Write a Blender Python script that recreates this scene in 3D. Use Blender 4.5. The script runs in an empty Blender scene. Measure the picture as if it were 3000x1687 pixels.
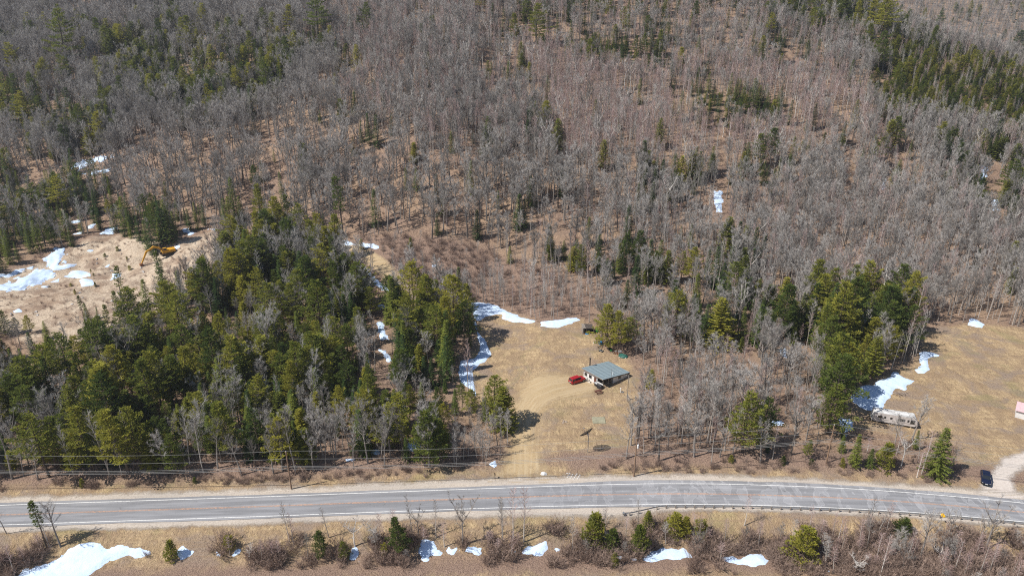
import bpy, bmesh, math, random
import numpy as np
from mathutils import Vector, Matrix

random.seed(7)
NR = np.random.RandomState(7)
S = bpy.context.scene
COL = S.collection

# ------------------------------------------------------------------ camera
CH, PITCH, FPX = 96.0, math.radians(23.0), 2080.0          # height, downward pitch, focal length in photo pixels (3000 wide)
cam = bpy.data.cameras.new('camera'); camo = bpy.data.objects.new('camera', cam); COL.objects.link(camo)
cam.sensor_width = 36.0; cam.lens = 36.0 * FPX / 3000.0
cam.clip_start = 1.0; cam.clip_end = 8000.0
camo.location = (0, 0, CH); camo.rotation_euler = (math.pi / 2 - PITCH, 0, 0)
S.camera = camo

# ------------------------------------------------------------------ sky, sun, exposure
SUN_EL = math.radians(52.0)
SUN_D = Vector((-0.945 * math.cos(SUN_EL), -0.327 * math.cos(SUN_EL), math.sin(SUN_EL)))   # from the ground towards the sun
w = bpy.data.worlds.new('World'); S.world = w; w.use_nodes = True
wn = w.node_tree; wn.nodes.clear()
sky = wn.nodes.new('ShaderNodeTexSky'); sky.sky_type = 'NISHITA'; sky.sun_disc = False
sky.sun_elevation = SUN_EL; sky.sun_rotation = math.atan2(SUN_D.x, SUN_D.y)
sky.altitude = 150; sky.air_density = 1.0; sky.dust_density = 0.3; sky.ozone_density = 1.6
bg = wn.nodes.new('ShaderNodeBackground'); bg.inputs[1].default_value = 0.075
wo = wn.nodes.new('ShaderNodeOutputWorld')
wn.links.new(sky.outputs[0], bg.inputs[0]); wn.links.new(bg.outputs[0], wo.inputs[0])
sl = bpy.data.lights.new('sun', 'SUN'); sl.energy = 5.0; sl.angle = math.radians(0.53); sl.color = (1.0, 0.945, 0.87)
so = bpy.data.objects.new('sun', sl); COL.objects.link(so); so.location = (-200, -60, 250)
so.rotation_euler = SUN_D.to_track_quat('Z', 'Y').to_euler()
S.view_settings.view_transform = 'Standard'; S.view_settings.look = 'None'
S.view_settings.exposure = 0.24; S.view_settings.gamma = 1.0; S.view_settings.use_curve_mapping = False
S.render.engine = 'CYCLES'
S.cycles.max_bounces = 6; S.cycles.diffuse_bounces = 3; S.cycles.transparent_max_bounces = 8; S.cycles.volume_bounces = 0
S.cycles.use_denoising = False; S.cycles.filter_width = 1.1

# ------------------------------------------------------------------ noise and the shape of the land
def _hash(ix, iy, s):
    n = (ix.astype(np.int64) * 374761393 + iy.astype(np.int64) * 668265263 + s * 1442695041) & 0x7fffffff
    n = ((n ^ (n >> 13)) * 1274126177) & 0x7fffffff
    return ((n ^ (n >> 16)) & 0xffff) / 65535.0

def vnoise(x, y, s=0):
    x = np.asarray(x, float); y = np.asarray(y, float)
    ix = np.floor(x); iy = np.floor(y); fx = x - ix; fy = y - iy
    fx = fx * fx * (3 - 2 * fx); fy = fy * fy * (3 - 2 * fy)
    a = _hash(ix, iy, s); b = _hash(ix + 1, iy, s); c = _hash(ix, iy + 1, s); d = _hash(ix + 1, iy + 1, s)
    return (a + (b - a) * fx) * (1 - fy) + (c + (d - c) * fx) * fy - 0.5

def fbm(x, y, s=0, o=4):
    r = 0; a = 1.0
    for i in range(o):
        r = r + a * vnoise(np.asarray(x) * 2 ** i, np.asarray(y) * 2 ** i, s + i * 17); a *= 0.5
    return r

def softplus(t): return np.logaddexp(0, t)
def sstep(a, b, t):
    u = np.clip((t - a) / (b - a), 0, 1); return u * u * (3 - 2 * u)

ROAD_X = [-900, -500, -260, -180, -101.2, -79.0, -58.1, -48.0, -31.1, -3.5, 17.5, 37.1, 54.5, 73.0, 81.0, 101.8, 180, 260, 500, 900]
ROAD_Y = [75, 93, 104, 108, 111.6, 112.7, 113.7, 114.2, 115.2, 116.7, 117.7, 118.1, 117.5, 116.3, 115.4, 112.5, 97, 76, -10, -200]
def road_y(x): 
    x = np.asarray(x, float)
    return sum(np.interp(x + o, ROAD_X, ROAD_Y) for o in (-9, -4.5, 0, 4.5, 9)) / 5.0
def road_w(x): return np.interp(x, [-120, -60, 0, 30, 60, 110], [2.92, 2.95, 3.02, 3.25, 3.18, 3.0])

def ground(x, y):
    x = np.asarray(x, float); y = np.asarray(y, float)
    yf = np.interp(x, [-900, -400, -200, -110, -40, 0, 80, 200, 400, 900], [320, 300, 290, 266, 234, 225, 222, 230, 242, 260])
    sl_ = np.interp(x, [-900, 0, 200, 900], [0.36, 0.36, 0.335, 0.33])
    yc = np.interp(x, [-900, 150, 200, 225, 260, 300, 400, 900], [900, 720, 530, 450, 412, 392, 365, 300])
    hill = sl_ * 11 * softplus((y - yf) / 11)
    hill = hill - (sl_ + 0.30) * 9 * softplus((y - yc) / 9)
    hill = hill + 8 * softplus((12 - hill) / 8) * sstep(0, 40, y - yc)
    far = 0.31 * 30 * softplus((y - 740 - 0.12 * x) / 30)
    far = 165 - 20 * softplus((165 - far) / 20)
    far = np.maximum(far, 0)
    left = sstep(10, -50, x)
    bench = (0.012 + 0.038 * left) * 14 * softplus((y - 155) / 14)
    bench = np.minimum(bench, 7.0 + 0 * bench)
    # the sand pit: its floor lies lower towards the west
    pit = np.exp(-(((x + 146) / 26.0) ** 4 + ((y - 228) / 17.0) ** 4)) 
    z = hill + far + bench - 3.2 * pit
    mound = np.exp(-(((x + 140) / 34.0) ** 4 + ((y - 236) / 26.0) ** 4))
    keep_ = 1 - np.exp(-(((x + 126) / 9.0) ** 4 + ((y - 238) / 8.0) ** 4))
    z = z + mound * keep_ * (3.2 * np.clip(vnoise(x / 8, y / 6, 41) + .05, 0, 1) + 1.7 * vnoise(x / 3.6, y / 3.0, 43))
    # unevenness, larger on the slope
    rough = np.clip((y - 150) / 120, 0.12, 1.0) * sstep(8, 26, np.abs(y - road_y(x)))
    z = z + rough * (2.6 * vnoise(x / 63, y / 55, 3) + 1.2 * vnoise(x / 24, y / 21, 5)) + rough * 0.35 * vnoise(x / 7, y / 7, 8)
    z = z + np.clip(hill / 20, 0, 1) * 7 * vnoise(x / 120, y / 150, 11)
    # road corridor: flat bed, low bank north of it, embankment down to the field south of it
    d = y - road_y(x)
    mouth = np.exp(-((x + 5) / 11.0) ** 4)
    north = (1.25 - 1.05 * mouth) * sstep(7.2, 12.5, d) * np.interp(x, [-110, -20, 20, 70, 110], [1, 1, .8, 1, .35])
    z = z + north
    south = -3.4 * sstep(5.6, 13.0, -d)
    z = np.where(d < 0, south + rough * 0.0 + 0.25 * sstep(13, 20, -d) * vnoise(x / 9, y / 9, 21), z)
    bed = 1 - sstep(4.2, 6.5, np.abs(d))
    z = z * (1 - bed) - 0.10 * bed
    # level pad under the house
    h = np.exp(-(((x - 25) / 10.0) ** 4 + ((y - 166) / 9.0) ** 4))
    z = z * (1 - h) + 0.55 * h
    return z

def gz(x, y): return float(ground(x, y))

cp, sp = math.cos(PITCH), math.sin(PITCH)
def ray(px, py):
    a = (px - 1500) / FPX; b = (843.5 - py) / FPX
    return a, cp + b * sp, -sp + b * cp
def at(px, py, dz=0.0):
    """photo pixel (3000 wide) -> where its ray meets the land (dz above it)"""
    d = ray(px, py)
    ts = np.concatenate([np.linspace(80, 700, 1241), np.linspace(701, 3000, 1150)])
    hgt = CH + d[2] * ts - ground(d[0] * ts, d[1] * ts) - dz
    i = np.argmax(hgt < 0)
    if hgt[i] >= 0: i = len(ts) - 1
    t0, t1 = ts[max(i - 1, 0)], ts[i]
    for _ in range(24):
        m = 0.5 * (t0 + t1)
        if CH + d[2] * m - gz(d[0] * m, d[1] * m) - dz < 0: t1 = m
        else: t0 = m
    return Vector((d[0] * t1, d[1] * t1, CH + d[2] * t1 - dz))
def proj(x, y, z):
    dz = z - CH; dep = y * cp - dz * sp; up = y * sp + dz * cp
    return 1500 + FPX * x / dep, 843.5 - FPX * up / dep, dep
O2P = 3000.0 / 2576.0

def poly_sd(px, py, poly):
    """signed distance to a polygon, positive inside (numpy)"""
    px = np.asarray(px, float); py = np.asarray(py, float)
    best = np.full(px.shape, 1e18); inside = np.zeros(px.shape, bool)
    n = len(poly)
    for i in range(n):
        ax, ay = poly[i]; bx, by = poly[(i + 1) % n]
        ex, ey = bx - ax, by - ay; L = ex * ex + ey * ey + 1e-12
        t = np.clip(((px - ax) * ex + (py - ay) * ey) / L, 0, 1)
        best = np.minimum(best, (px - ax - t * ex) ** 2 + (py - ay - t * ey) ** 2)
        c = ((ay > py) != (by > py)) & (px < (bx - ax) * (py - ay) / ((by - ay) if abs(by - ay) > 1e-9 else 1e-9) + ax)
        inside ^= c
    d = np.sqrt(best)
    return np.where(inside, d, -d)
def wpoly(pts, s=1.0, ox=0, oy=0):
    """polygon of crop pixels -> ground polygon in metres"""
    out = []
    for x, y in pts:
        p = at(ox + x / s, oy + y / s); out.append((p.x, p.y))
    return out
def opoly(pts): return wpoly([(x * O2P, y * O2P) for x, y in pts])

# ------------------------------------------------------------------ materials
def newmat(name):
    m = bpy.data.materials.new(name); m.use_nodes = True
    nt = m.node_tree; nt.nodes.clear()
    out = nt.nodes.new('ShaderNodeOutputMaterial')
    return m, nt, out
def N(nt, t, **kw):
    n = nt.nodes.new(t)
    for k, v in kw.items():
        if k.startswith('i_'): n.inputs[int(k[2:])].default_value = v
        else: setattr(n, k, v)
    return n
def ramp(nt, fac, stops):
    r = nt.nodes.new('ShaderNodeValToRGB'); e = r.color_ramp.elements
    while len(e) < len(stops): e.new(0.5)
    for el, (p, c) in zip(e, stops):
        el.position = p; el.color = (c[0], c[1], c[2], 1) if hasattr(c, '__len__') else (c, c, c, 1)
    nt.links.new(fac, r.inputs[0]); return r.outputs[0]
def mixc(nt, fac, a, b, mode='MIX'):
    m = nt.nodes.new('ShaderNodeMix'); m.data_type = 'RGBA'; m.blend_type = mode
    for sock, v in ((m.inputs[0], fac), (m.inputs[6], a), (m.inputs[7], b)):
        if hasattr(v, 'is_output'): nt.links.new(v, sock)
        else: sock.default_value = (v[0], v[1], v[2], 1) if hasattr(v, '__len__') else v
    return m.outputs[2]
def noise(nt, vec, scale, detail=4, rough=0.55, dist=0.0):
    n = N(nt, 'ShaderNodeTexNoise'); n.inputs['Scale'].default_value = scale; n.inputs['Detail'].default_value = detail
    n.inputs['Roughness'].default_value = rough; n.inputs['Distortion'].default_value = dist
    if vec is not None: nt.links.new(vec, n.inputs['Vector'])
    return n.outputs[0]
def math_(nt, op, a, b=0.0):
    m = N(nt, 'ShaderNodeMath', operation=op)
    for i, v in ((0, a), (1, b)):
        if hasattr(v, 'is_output'): nt.links.new(v, m.inputs[i])
        else: m.inputs[i].default_value = v
    return m.outputs[0]
def bsdf(nt, out, col, rough=0.8, metal=0.0, bump=None, bstr=0.3, bdist=0.05, spec=0.3):
    b = nt.nodes.new('ShaderNodeBsdfPrincipled')
    if hasattr(col, 'is_output'): nt.links.new(col, b.inputs['Base Color'])
    else: b.inputs['Base Color'].default_value = (col[0], col[1], col[2], 1)
    if hasattr(rough, 'is_output'): nt.links.new(rough, b.inputs['Roughness'])
    else: b.inputs['Roughness'].default_value = rough
    b.inputs['Metallic'].default_value = metal
    b.inputs['Specular IOR Level'].default_value = spec
    if bump is not None:
        bp = nt.nodes.new('ShaderNodeBump'); bp.inputs['Strength'].default_value = bstr; bp.inputs['Distance'].default_value = bdist
        nt.links.new(bump, bp.inputs['Height']); nt.links.new(bp.outputs[0], b.inputs['Normal'])
    nt.links.new(b.outputs[0], out.inputs[0]); return b

def mat_plain(name, col, rough=0.6, metal=0.0, var=0.18, scale=3.0, spec=0.3):
    m, nt, out = newmat(name)
    tc = N(nt, 'ShaderNodeTexCoord')
    n = noise(nt, tc.outputs['Object'], scale, 5)
    lo = [c * (1 - var) for c in col]; hi = [min(1, c * (1 + var)) for c in col]
    bsdf(nt, out, ramp(nt, n, [(0.3, lo), (0.7, hi)]), rough, metal, n, 0.15, 0.01, spec)
    return m

def mat_ground():
    m, nt, out = newmat('forest_floor')
    tc = N(nt, 'ShaderNodeTexCoord'); P = tc.outputs['Object']
    at_ = N(nt, 'ShaderNodeAttribute', attribute_name='cover')
    sep = N(nt, 'ShaderNodeSeparateColor'); nt.links.new(at_.outputs['Color'], sep.inputs[0])
    fine = noise(nt, P, 1.7, 6, 0.7); mid = noise(nt, P, 0.22, 5, 0.6, 0.4); big = noise(nt, P, 0.045, 4, 0.6); speck = noise(nt, P, 5.0, 3, 0.7)
    litter = ramp(nt, fine, [(0.30, (0.10, 0.064, 0.047)), (0.47, (0.25, 0.17, 0.123)), (0.60, (0.40, 0.28, 0.198)), (0.75, (0.56, 0.415, 0.30))])
    litter = mixc(nt, ramp(nt, mid, [(0.40, 0.0), (0.68, 0.6)]), litter, (0.25, 0.185, 0.155))
    litter = mixc(nt, ramp(nt, big, [(0.45, 0.0), (0.65, 0.55)]), litter, (0.45, 0.32, 0.21))
    # grass streaked by mowing and thatch
    mp = N(nt, 'ShaderNodeMapping'); mp.inputs['Scale'].default_value = (1.0, 0.32, 1.0); mp.inputs['Rotation'].default_value = (0, 0, 0.6)
    nt.links.new(P, mp.inputs[0])
    streak = noise(nt, mp.outputs[0], 1.5, 6, 0.72, 0.6)
    grass = ramp(nt, streak, [(0.28, (0.25, 0.17, 0.10)), (0.45, (0.46, 0.335, 0.195)), (0.60, (0.60, 0.45, 0.265)), (0.78, (0.72, 0.58, 0.38))])
    grass = mixc(nt, ramp(nt, mid, [(0.44, 0.0), (0.58, 0.75)]), grass, (0.33, 0.235, 0.15))
    n2 = noise(nt, P, 0.11, 6, 0.62, 0.8)
    grass = mixc(nt, ramp(nt, n2, [(0.50, 0.0), (0.60, 0.85)]), grass, (0.32, 0.25, 0.20))
    n3 = noise(nt, P, 0.075, 5, 0.6, 1.0)
    grass = mixc(nt, ramp(nt, n3, [(0.55, 0.0), (0.66, 0.5)]), grass, (0.30, 0.275, 0.13))
    mp3 = N(nt, 'ShaderNodeMapping'); mp3.inputs['Scale'].default_value = (0.05, 1.15, 1.0); mp3.inputs['Rotation'].default_value = (0, 0, -0.35); nt.links.new(P, mp3.inputs[0])
    trk = noise(nt, mp3.outputs[0], 1.0, 4, 0.6, 0.8)
    grass = mixc(nt, ramp(nt, trk, [(0.50, 0.0), (0.60, 0.55)]), grass, (0.36, 0.255, 0.165))
    grass = mixc(nt, ramp(nt, speck, [(0.34, 0.6), (0.47, 0.0)]), grass, (0.20, 0.135, 0.085))
    sand = ramp(nt, fine, [(0.3, (0.42, 0.325, 0.235)), (0.5, (0.60, 0.49, 0.37)), (0.7, (0.72, 0.61, 0.48))])
    sand = mixc(nt, ramp(nt, n2, [(0.47, 0.0), (0.62, 0.75)]), sand, (0.31, 0.215, 0.15))
    sand = mixc(nt, ramp(nt, mid, [(0.50, 0.0), (0.62, 0.6)]), sand, (0.23, 0.16, 0.12))
    red = ramp(nt, speck, [(0.3, (0.12, 0.08, 0.065)), (0.5, (0.29, 0.20, 0.155)), (0.72, (0.46, 0.34, 0.25))])
    def edge(ch, s):   # ragged borders between ground covers
        v = math_(nt, 'ADD', ch, math_(nt, 'MULTIPLY', math_(nt, 'SUBTRACT', mid, 0.5), 0.9))
        v = math_(nt, 'ADD', v, math_(nt, 'MULTIPLY', math_(nt, 'SUBTRACT', fine, 0.5), 0.5))
        return ramp(nt, v, [(0.5 - s, 0.0), (0.5 + s, 1.0)])
    c = mixc(nt, edge(sep.outputs[0], 0.16), litter, grass)
    c = mixc(nt, edge(sep.outputs[2], 0.2), c, red)
    c = mixc(nt, edge(sep.outputs[1], 0.14), c, sand)
    c = mixc(nt, ramp(nt, speck, [(0.30, 0.45), (0.44, 0.0)]), c, (0.09, 0.06, 0.045))
    h = math_(nt, 'ADD', math_(nt, 'MULTIPLY', fine, 1.0), math_(nt, 'MULTIPLY', speck, 0.6))
    h = math_(nt, 'ADD', h, math_(nt, 'MULTIPLY', mid, 1.6))
    bsdf(nt, out, c, 0.95, 0, h, 1.0, 0.35, 0.1)
    return m

def mat_bark(name, a, b, scale=(1, 1, .25)):
    m, nt, out = newmat(name)
    tc = N(nt, 'ShaderNodeTexCoord'); mp = N(nt, 'ShaderNodeMapping'); mp.inputs['Scale'].default_value = scale
    nt.links.new(tc.outputs['Object'], mp.inputs[0])
    oi = N(nt, 'ShaderNodeObjectInfo')
    n = noise(nt, mp.outputs[0], 4.0, 3)
    v = math_(nt, 'ADD', math_(nt, 'MULTIPLY', n, 0.7), math_(nt, 'MULTIPLY', oi.outputs['Random'], 0.6))
    d = N(nt, 'ShaderNodeBsdfDiffuse'); nt.links.new(ramp(nt, v, [(0.25, a), (0.85, b)]), d.inputs[0])
    nt.links.new(d.outputs[0], out.inputs[0]); return m

def mat_needles(name, dark, mid_, bright, trans=0.25):
    m, nt, out = newmat(name)
    tc = N(nt, 'ShaderNodeTexCoord'); oi = N(nt, 'ShaderNodeObjectInfo')
    n = noise(nt, tc.outputs['Object'], 0.9, 3)
    v = math_(nt, 'ADD', math_(nt, 'MULTIPLY', n, 0.75), math_(nt, 'MULTIPLY', oi.outputs['Random'], 0.55))
    c = ramp(nt, v, [(0.32, dark), (0.60, mid_), (0.90, bright)])
    d = N(nt, 'ShaderNodeBsdfDiffuse'); t = N(nt, 'ShaderNodeBsdfTranslucent')
    nt.links.new(c, d.inputs[0]); nt.links.new(c, t.inputs[0])
    ms = N(nt, 'ShaderNodeMixShader', i_0=trans)
    nt.links.new(d.outputs[0], ms.inputs[1]); nt.links.new(t.outputs[0], ms.inputs[2]); nt.links.new(ms.outputs[0], out.inputs[0])
    return m

M = {}
M['ground'] = mat_ground()
M['bark_grey'] = mat_bark('grey_bark', (0.09, 0.075, 0.064), (0.33, 0.295, 0.265))
M['twig_grey'] = mat_bark('grey_twigs', (0.16, 0.148, 0.134), (0.49, 0.465, 0.44))
M['bark_pale'] = mat_bark('pale_bark', (0.25, 0.215, 0.185), (0.48, 0.435, 0.39))
M['twig_red'] = mat_bark('reddish_twigs', (0.30, 0.20, 0.185), (0.52, 0.39, 0.365))
M['bark_white'] = mat_bark('white_birch_bark', (0.45, 0.42, 0.38), (0.74, 0.70, 0.65))
M['bark_dark'] = mat_bark('dark_pine_bark', (0.055, 0.045, 0.038), (0.16, 0.125, 0.10))
M['twig_brown'] = mat_bark('brown_brush', (0.20, 0.14, 0.115), (0.40, 0.30, 0.245))
M['pine'] = mat_needles('pine_needles', (0.070, 0.110, 0.034), (0.18, 0.22, 0.050), (0.40, 0.375, 0.068), 0.42)
M['fir'] = mat_needles('fir_needles', (0.040, 0.070, 0.030), (0.095, 0.145, 0.044), (0.21, 0.24, 0.05), 0.35)
M['cedar'] = mat_needles('cedar_foliage', (0.075, 0.10, 0.028), (0.19, 0.21, 0.045), (0.34, 0.32, 0.055), 0.38)

def mat_snow():
    m, nt, out = newmat('old_snow')
    tc = N(nt, 'ShaderNodeTexCoord')
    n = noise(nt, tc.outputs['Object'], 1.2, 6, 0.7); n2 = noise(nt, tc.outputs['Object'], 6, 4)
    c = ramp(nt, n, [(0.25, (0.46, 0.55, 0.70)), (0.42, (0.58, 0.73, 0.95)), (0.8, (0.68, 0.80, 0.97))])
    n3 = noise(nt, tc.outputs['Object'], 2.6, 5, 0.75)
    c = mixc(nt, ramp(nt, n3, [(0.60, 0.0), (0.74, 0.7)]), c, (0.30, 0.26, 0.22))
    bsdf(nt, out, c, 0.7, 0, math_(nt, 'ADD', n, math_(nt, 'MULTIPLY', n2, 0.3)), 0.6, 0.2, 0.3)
    return m
M['snow'] = mat_snow()

def mat_road():
    m, nt, out = newmat('worn_asphalt')
    tc = N(nt, 'ShaderNodeTexCoord'); uv = tc.outputs['UV']
    sx = N(nt, 'ShaderNodeSeparateXYZ'); nt.links.new(uv, sx.inputs[0])      # u along in metres, v across -1..1
    P = tc.outputs['Object']
    fine = noise(nt, P, 6, 5, 0.7); mid = noise(nt, P, 0.5, 5, 0.6)
    mp = N(nt, 'ShaderNodeMapping'); mp.inputs['Scale'].default_value = (0.05, 2.4, 1); nt.links.new(uv, mp.inputs[0])
    lanes = noise(nt, mp.outputs[0], 1.0, 5, 0.6, 0.3)
    base = ramp(nt, fine, [(0.3, (0.175, 0.178, 0.19)), (0.7, (0.255, 0.258, 0.272))])
    base = mixc(nt, ramp(nt, lanes, [(0.42, 0.0), (0.66, 0.75)]), base, (0.36, 0.365, 0.385))     # sun-bleached wheel tracks
    base = mixc(nt, ramp(nt, mid, [(0.55, 0.0), (0.75, 0.5)]), base, (0.19, 0.19, 0.195))
    # damp and dried-salt blotches run across the lanes on the eastern stretch
    mp2 = N(nt, 'ShaderNodeMapping'); mp2.inputs['Scale'].default_value = (0.42, 0.55, 1); nt.links.new(uv, mp2.inputs[0])
    bl = noise(nt, mp2.outputs[0], 1.0, 3, 0.5, 0.6)
    east = ramp(nt, math_(nt, 'DIVIDE', math_(nt, 'ADD', sx.outputs[0], 10), 40.0), [(0.0, 0.0), (1.0, 1.0)])
    blm = math_(nt, 'MULTIPLY', ramp(nt, bl, [(0.52, 0.0), (0.545, 0.55), (0.57, 0.18), (0.70, 0.30)]), east)
    base = mixc(nt, blm, base, (0.46, 0.465, 0.485))
    cr = N(nt, 'ShaderNodeTexVoronoi', feature='DISTANCE_TO_EDGE'); cr.inputs['Scale'].default_value = 0.16
    wv = N(nt, 'ShaderNodeMapping'); nt.links.new(P, wv.inputs[0]); nt.links.new(wv.outputs[0], cr.inputs[0])
    base = mixc(nt, math_(nt, 'MULTIPLY', ramp(nt, cr.outputs[0], [(0.003, 0.5), (0.009, 0.0)]), ramp(nt, mid, [(0.56, 0.0), (0.64, 1.0)])), base, (0.06, 0.06, 0.065))
    bsdf(nt, out, base, 0.85, 0, fine, 0.25, 0.02, 0.25)
    return m
M['road'] = mat_road()
def mat_gravel(name, cols, alpha=True, amax=1.0):
    m, nt, out = newmat(name)
    tc = N(nt, 'ShaderNodeTexCoord'); P = tc.outputs['Object']
    fine = noise(nt, P, 3.0, 6, 0.75); mid = noise(nt, P, 0.35, 5, 0.6)
    uvm = N(nt, 'ShaderNodeMapping'); uvm.inputs['Scale'].default_value = (0.06, 2.2, 1); nt.links.new(tc.outputs['UV'], uvm.inputs[0])
    rut = noise(nt, uvm.outputs[0], 1.0, 4, 0.6)
    c = ramp(nt, fine, [(0.3, cols[0]), (0.5, cols[1]), (0.72, cols[2])])
    c = mixc(nt, ramp(nt, rut, [(0.44, 0.0), (0.62, 0.5)]), c, cols[3])
    b = bsdf(nt, out, c, 0.95, 0, fine, 0.5, 0.08, 0.1)
    if alpha:
        a = N(nt, 'ShaderNodeAttribute', attribute_name='edge')
        v = math_(nt, 'ADD', a.outputs['Fac'], math_(nt, 'MULTIPLY', math_(nt, 'SUBTRACT', mid, 0.5), 1.3))
        v = math_(nt, 'ADD', v, math_(nt, 'MULTIPLY', math_(nt, 'SUBTRACT', fine, 0.5), 0.9))
        nt.links.new(ramp(nt, v, [(0.30, 0.0), (0.95, amax)]), b.inputs['Alpha'])
    return m
M['drive'] = mat_gravel('packed_sand_drive', [(0.40, 0.295, 0.175), (0.54, 0.405, 0.235), (0.63, 0.49, 0.30), (0.67, 0.55, 0.37)], amax=0.72)
M['shoulder'] = mat_gravel('shoulder_gravel', [(0.33, 0.28, 0.235), (0.50, 0.44, 0.375), (0.62, 0.555, 0.48), (0.36, 0.335, 0.31)])
M['gravel'] = mat_gravel('grey_drive_gravel', [(0.42, 0.37, 0.33), (0.57, 0.51, 0.46), (0.68, 0.62, 0.57), (0.5, 0.45, 0.4)])
def mat_paint(name, col, wear=0.45):
    m, nt, out = newmat(name)
    tc = N(nt, 'ShaderNodeTexCoord'); n = noise(nt, tc.outputs['Object'], 2.2, 6, 0.75)
    b = bsdf(nt, out, col, 0.7)
    nt.links.new(ramp(nt, n, [(wear - 0.14, 0.15), (wear + 0.05, 1.0)]), b.inputs['Alpha'])
    return m
M['paint_white'] = mat_paint('white_road_paint', (0.78, 0.78, 0.76), 0.44)
M['paint_orange'] = mat_paint('faded_orange_road_paint', (0.66, 0.37, 0.22), 0.54)

# ------------------------------------------------------------------ mesh helpers
def link(o, parent=None):
    COL.objects.link(o)
    if parent is not None: o.parent = parent
    return o
def mesh_obj(name, verts, faces, mat=None, parent=None, smooth=False):
    me = bpy.data.meshes.new(name); me.from_pydata(verts, [], faces)
    if mat is not None: me.materials.append(mat)
    if smooth: me.polygons.foreach_set('use_smooth', [True] * len(me.polygons))
    me.update()
    return link(bpy.data.objects.new(name, me), parent)
def tag(o, label=None, cat=None, group=None, kind=None):
    if label: o['label'] = label
    if cat: o['category'] = cat
    if group: o['group'] = group
    if kind: o['kind'] = kind
    return o
def empty(name, loc, rz=0.0, label=None, cat=None, group=None):
    o = bpy.data.objects.new(name, None); COL.objects.link(o); o.empty_display_size = 0.5
    o.location = loc; o.rotation_euler = (0, 0, rz)
    return tag(o, label, cat, group)

class MB:
    def __init__(s): s.v = []; s.f = []
    def add(s, vs, fs):
        b = len(s.v); s.v.extend([tuple(p) for p in vs]); s.f.extend([tuple(i + b for i in f) for f in fs]); return s
    def box(s, x0, x1, y0, y1, z0, z1):
        return s.add([(x0, y0, z0), (x1, y0, z0), (x1, y1, z0), (x0, y1, z0), (x0, y0, z1), (x1, y0, z1), (x1, y1, z1), (x0, y1, z1)],
                     [(3, 2, 1, 0), (4, 5, 6, 7), (0, 1, 5, 4), (1, 2, 6, 5), (2, 3, 7, 6), (3, 0, 4, 7)])
    def hull8(s, p):
        return s.add(p, [(3, 2, 1, 0), (4, 5, 6, 7), (0, 1, 5, 4), (1, 2, 6, 5), (2, 3, 7, 6), (3, 0, 4, 7)])
    def bar(s, a, b, w, h=None):
        a = Vector(a); b = Vector(b); h = h or w; d = (b - a).normalized()
        up = Vector((0, 0, 1)) if abs(d.z) < 0.95 else Vector((1, 0, 0))
        x = d.cross(up).normalized() * w / 2; y = x.cross(d).normalized() * h / 2
        return s.hull8([a - x - y, a + x - y, a + x + y, a - x + y, b - x - y, b + x - y, b + x + y, b - x + y])
    def tube(s, pts, rad, n=6, cap=True):
        pts = [Vector(p) for p in pts]; rings = []
        if not hasattr(rad, '__len__'): rad = [rad] * len(pts)
        vs = []
        for i, p in enumerate(pts):
            d = (pts[min(i + 1, len(pts) - 1)] - pts[max(i - 1, 0)])
            d = d.normalized() if d.length > 1e-9 else Vector((0, 0, 1))
            up = Vector((0, 0, 1)) if abs(d.z) < 0.9 else Vector((1, 0, 0))
            x = d.cross(up).normalized(); y = d.cross(x)
            for k in range(n):
                a = 2 * math.pi * k / n
                vs.append(p + (x * math.cos(a) + y * math.sin(a)) * rad[i])
        fs = []
        for i in range(len(pts) - 1):
            for k in range(n):
                fs.append((i * n + k, i * n + (k + 1) % n, (i + 1) * n + (k + 1) % n, (i + 1) * n + k))
        if cap:
            fs.append(tuple(range(n))[::-1]); fs.append(tuple((len(pts) - 1) * n + k for k in range(n)))
        return s.add(vs, fs)
    def lathe(s, prof, n=14, axis='z', c=(0, 0, 0)):
        vs = []
        for r, h in prof:
            for k in range(n):
                a = 2 * math.pi * k / n; u, v = r * math.cos(a), r * math.sin(a)
                p = {'z': (u, v, h), 'y': (u, h, v), 'x': (h, u, v)}[axis]
                vs.append((p[0] + c[0], p[1] + c[1], p[2] + c[2]))
        fs = [(i * n + k, i * n + (k + 1) % n, (i + 1) * n + (k + 1) % n, (i + 1) * n + k) for i in range(len(prof) - 1) for k in range(n)]
        fs.append(tuple(range(n))); fs.append(tuple((len(prof) - 1) * n + k for k in range(n)))
        return s.add(vs, fs)
    def loft(s, secs):
        """closed cross-sections with the same point count"""
        n = len(secs[0]); vs = [p for q in secs for p in q]
        fs = [(i * n + k, i * n + (k + 1) % n, (i + 1) * n + (k + 1) % n, (i + 1) * n + k) for i in range(len(secs) - 1) for k in range(n)]
        fs.append(tuple(range(n))[::-1]); fs.append(tuple((len(secs) - 1) * n + k for k in range(n)))
        return s.add(vs, fs)
    def build(s, name, mat, parent=None, smooth=False, bevel=0.0):
        o = mesh_obj(name, s.v, s.f, mat, parent, smooth)
        bm = bmesh.new(); bm.from_mesh(o.data); bmesh.ops.recalc_face_normals(bm, faces=bm.faces)
        if bevel > 0:
            bmesh.ops.bevel(bm, geom=list(bm.edges), offset=bevel, segments=1, affect='EDGES', clamp_overlap=True)
        bm.to_mesh(o.data); bm.free()
        return o
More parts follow.
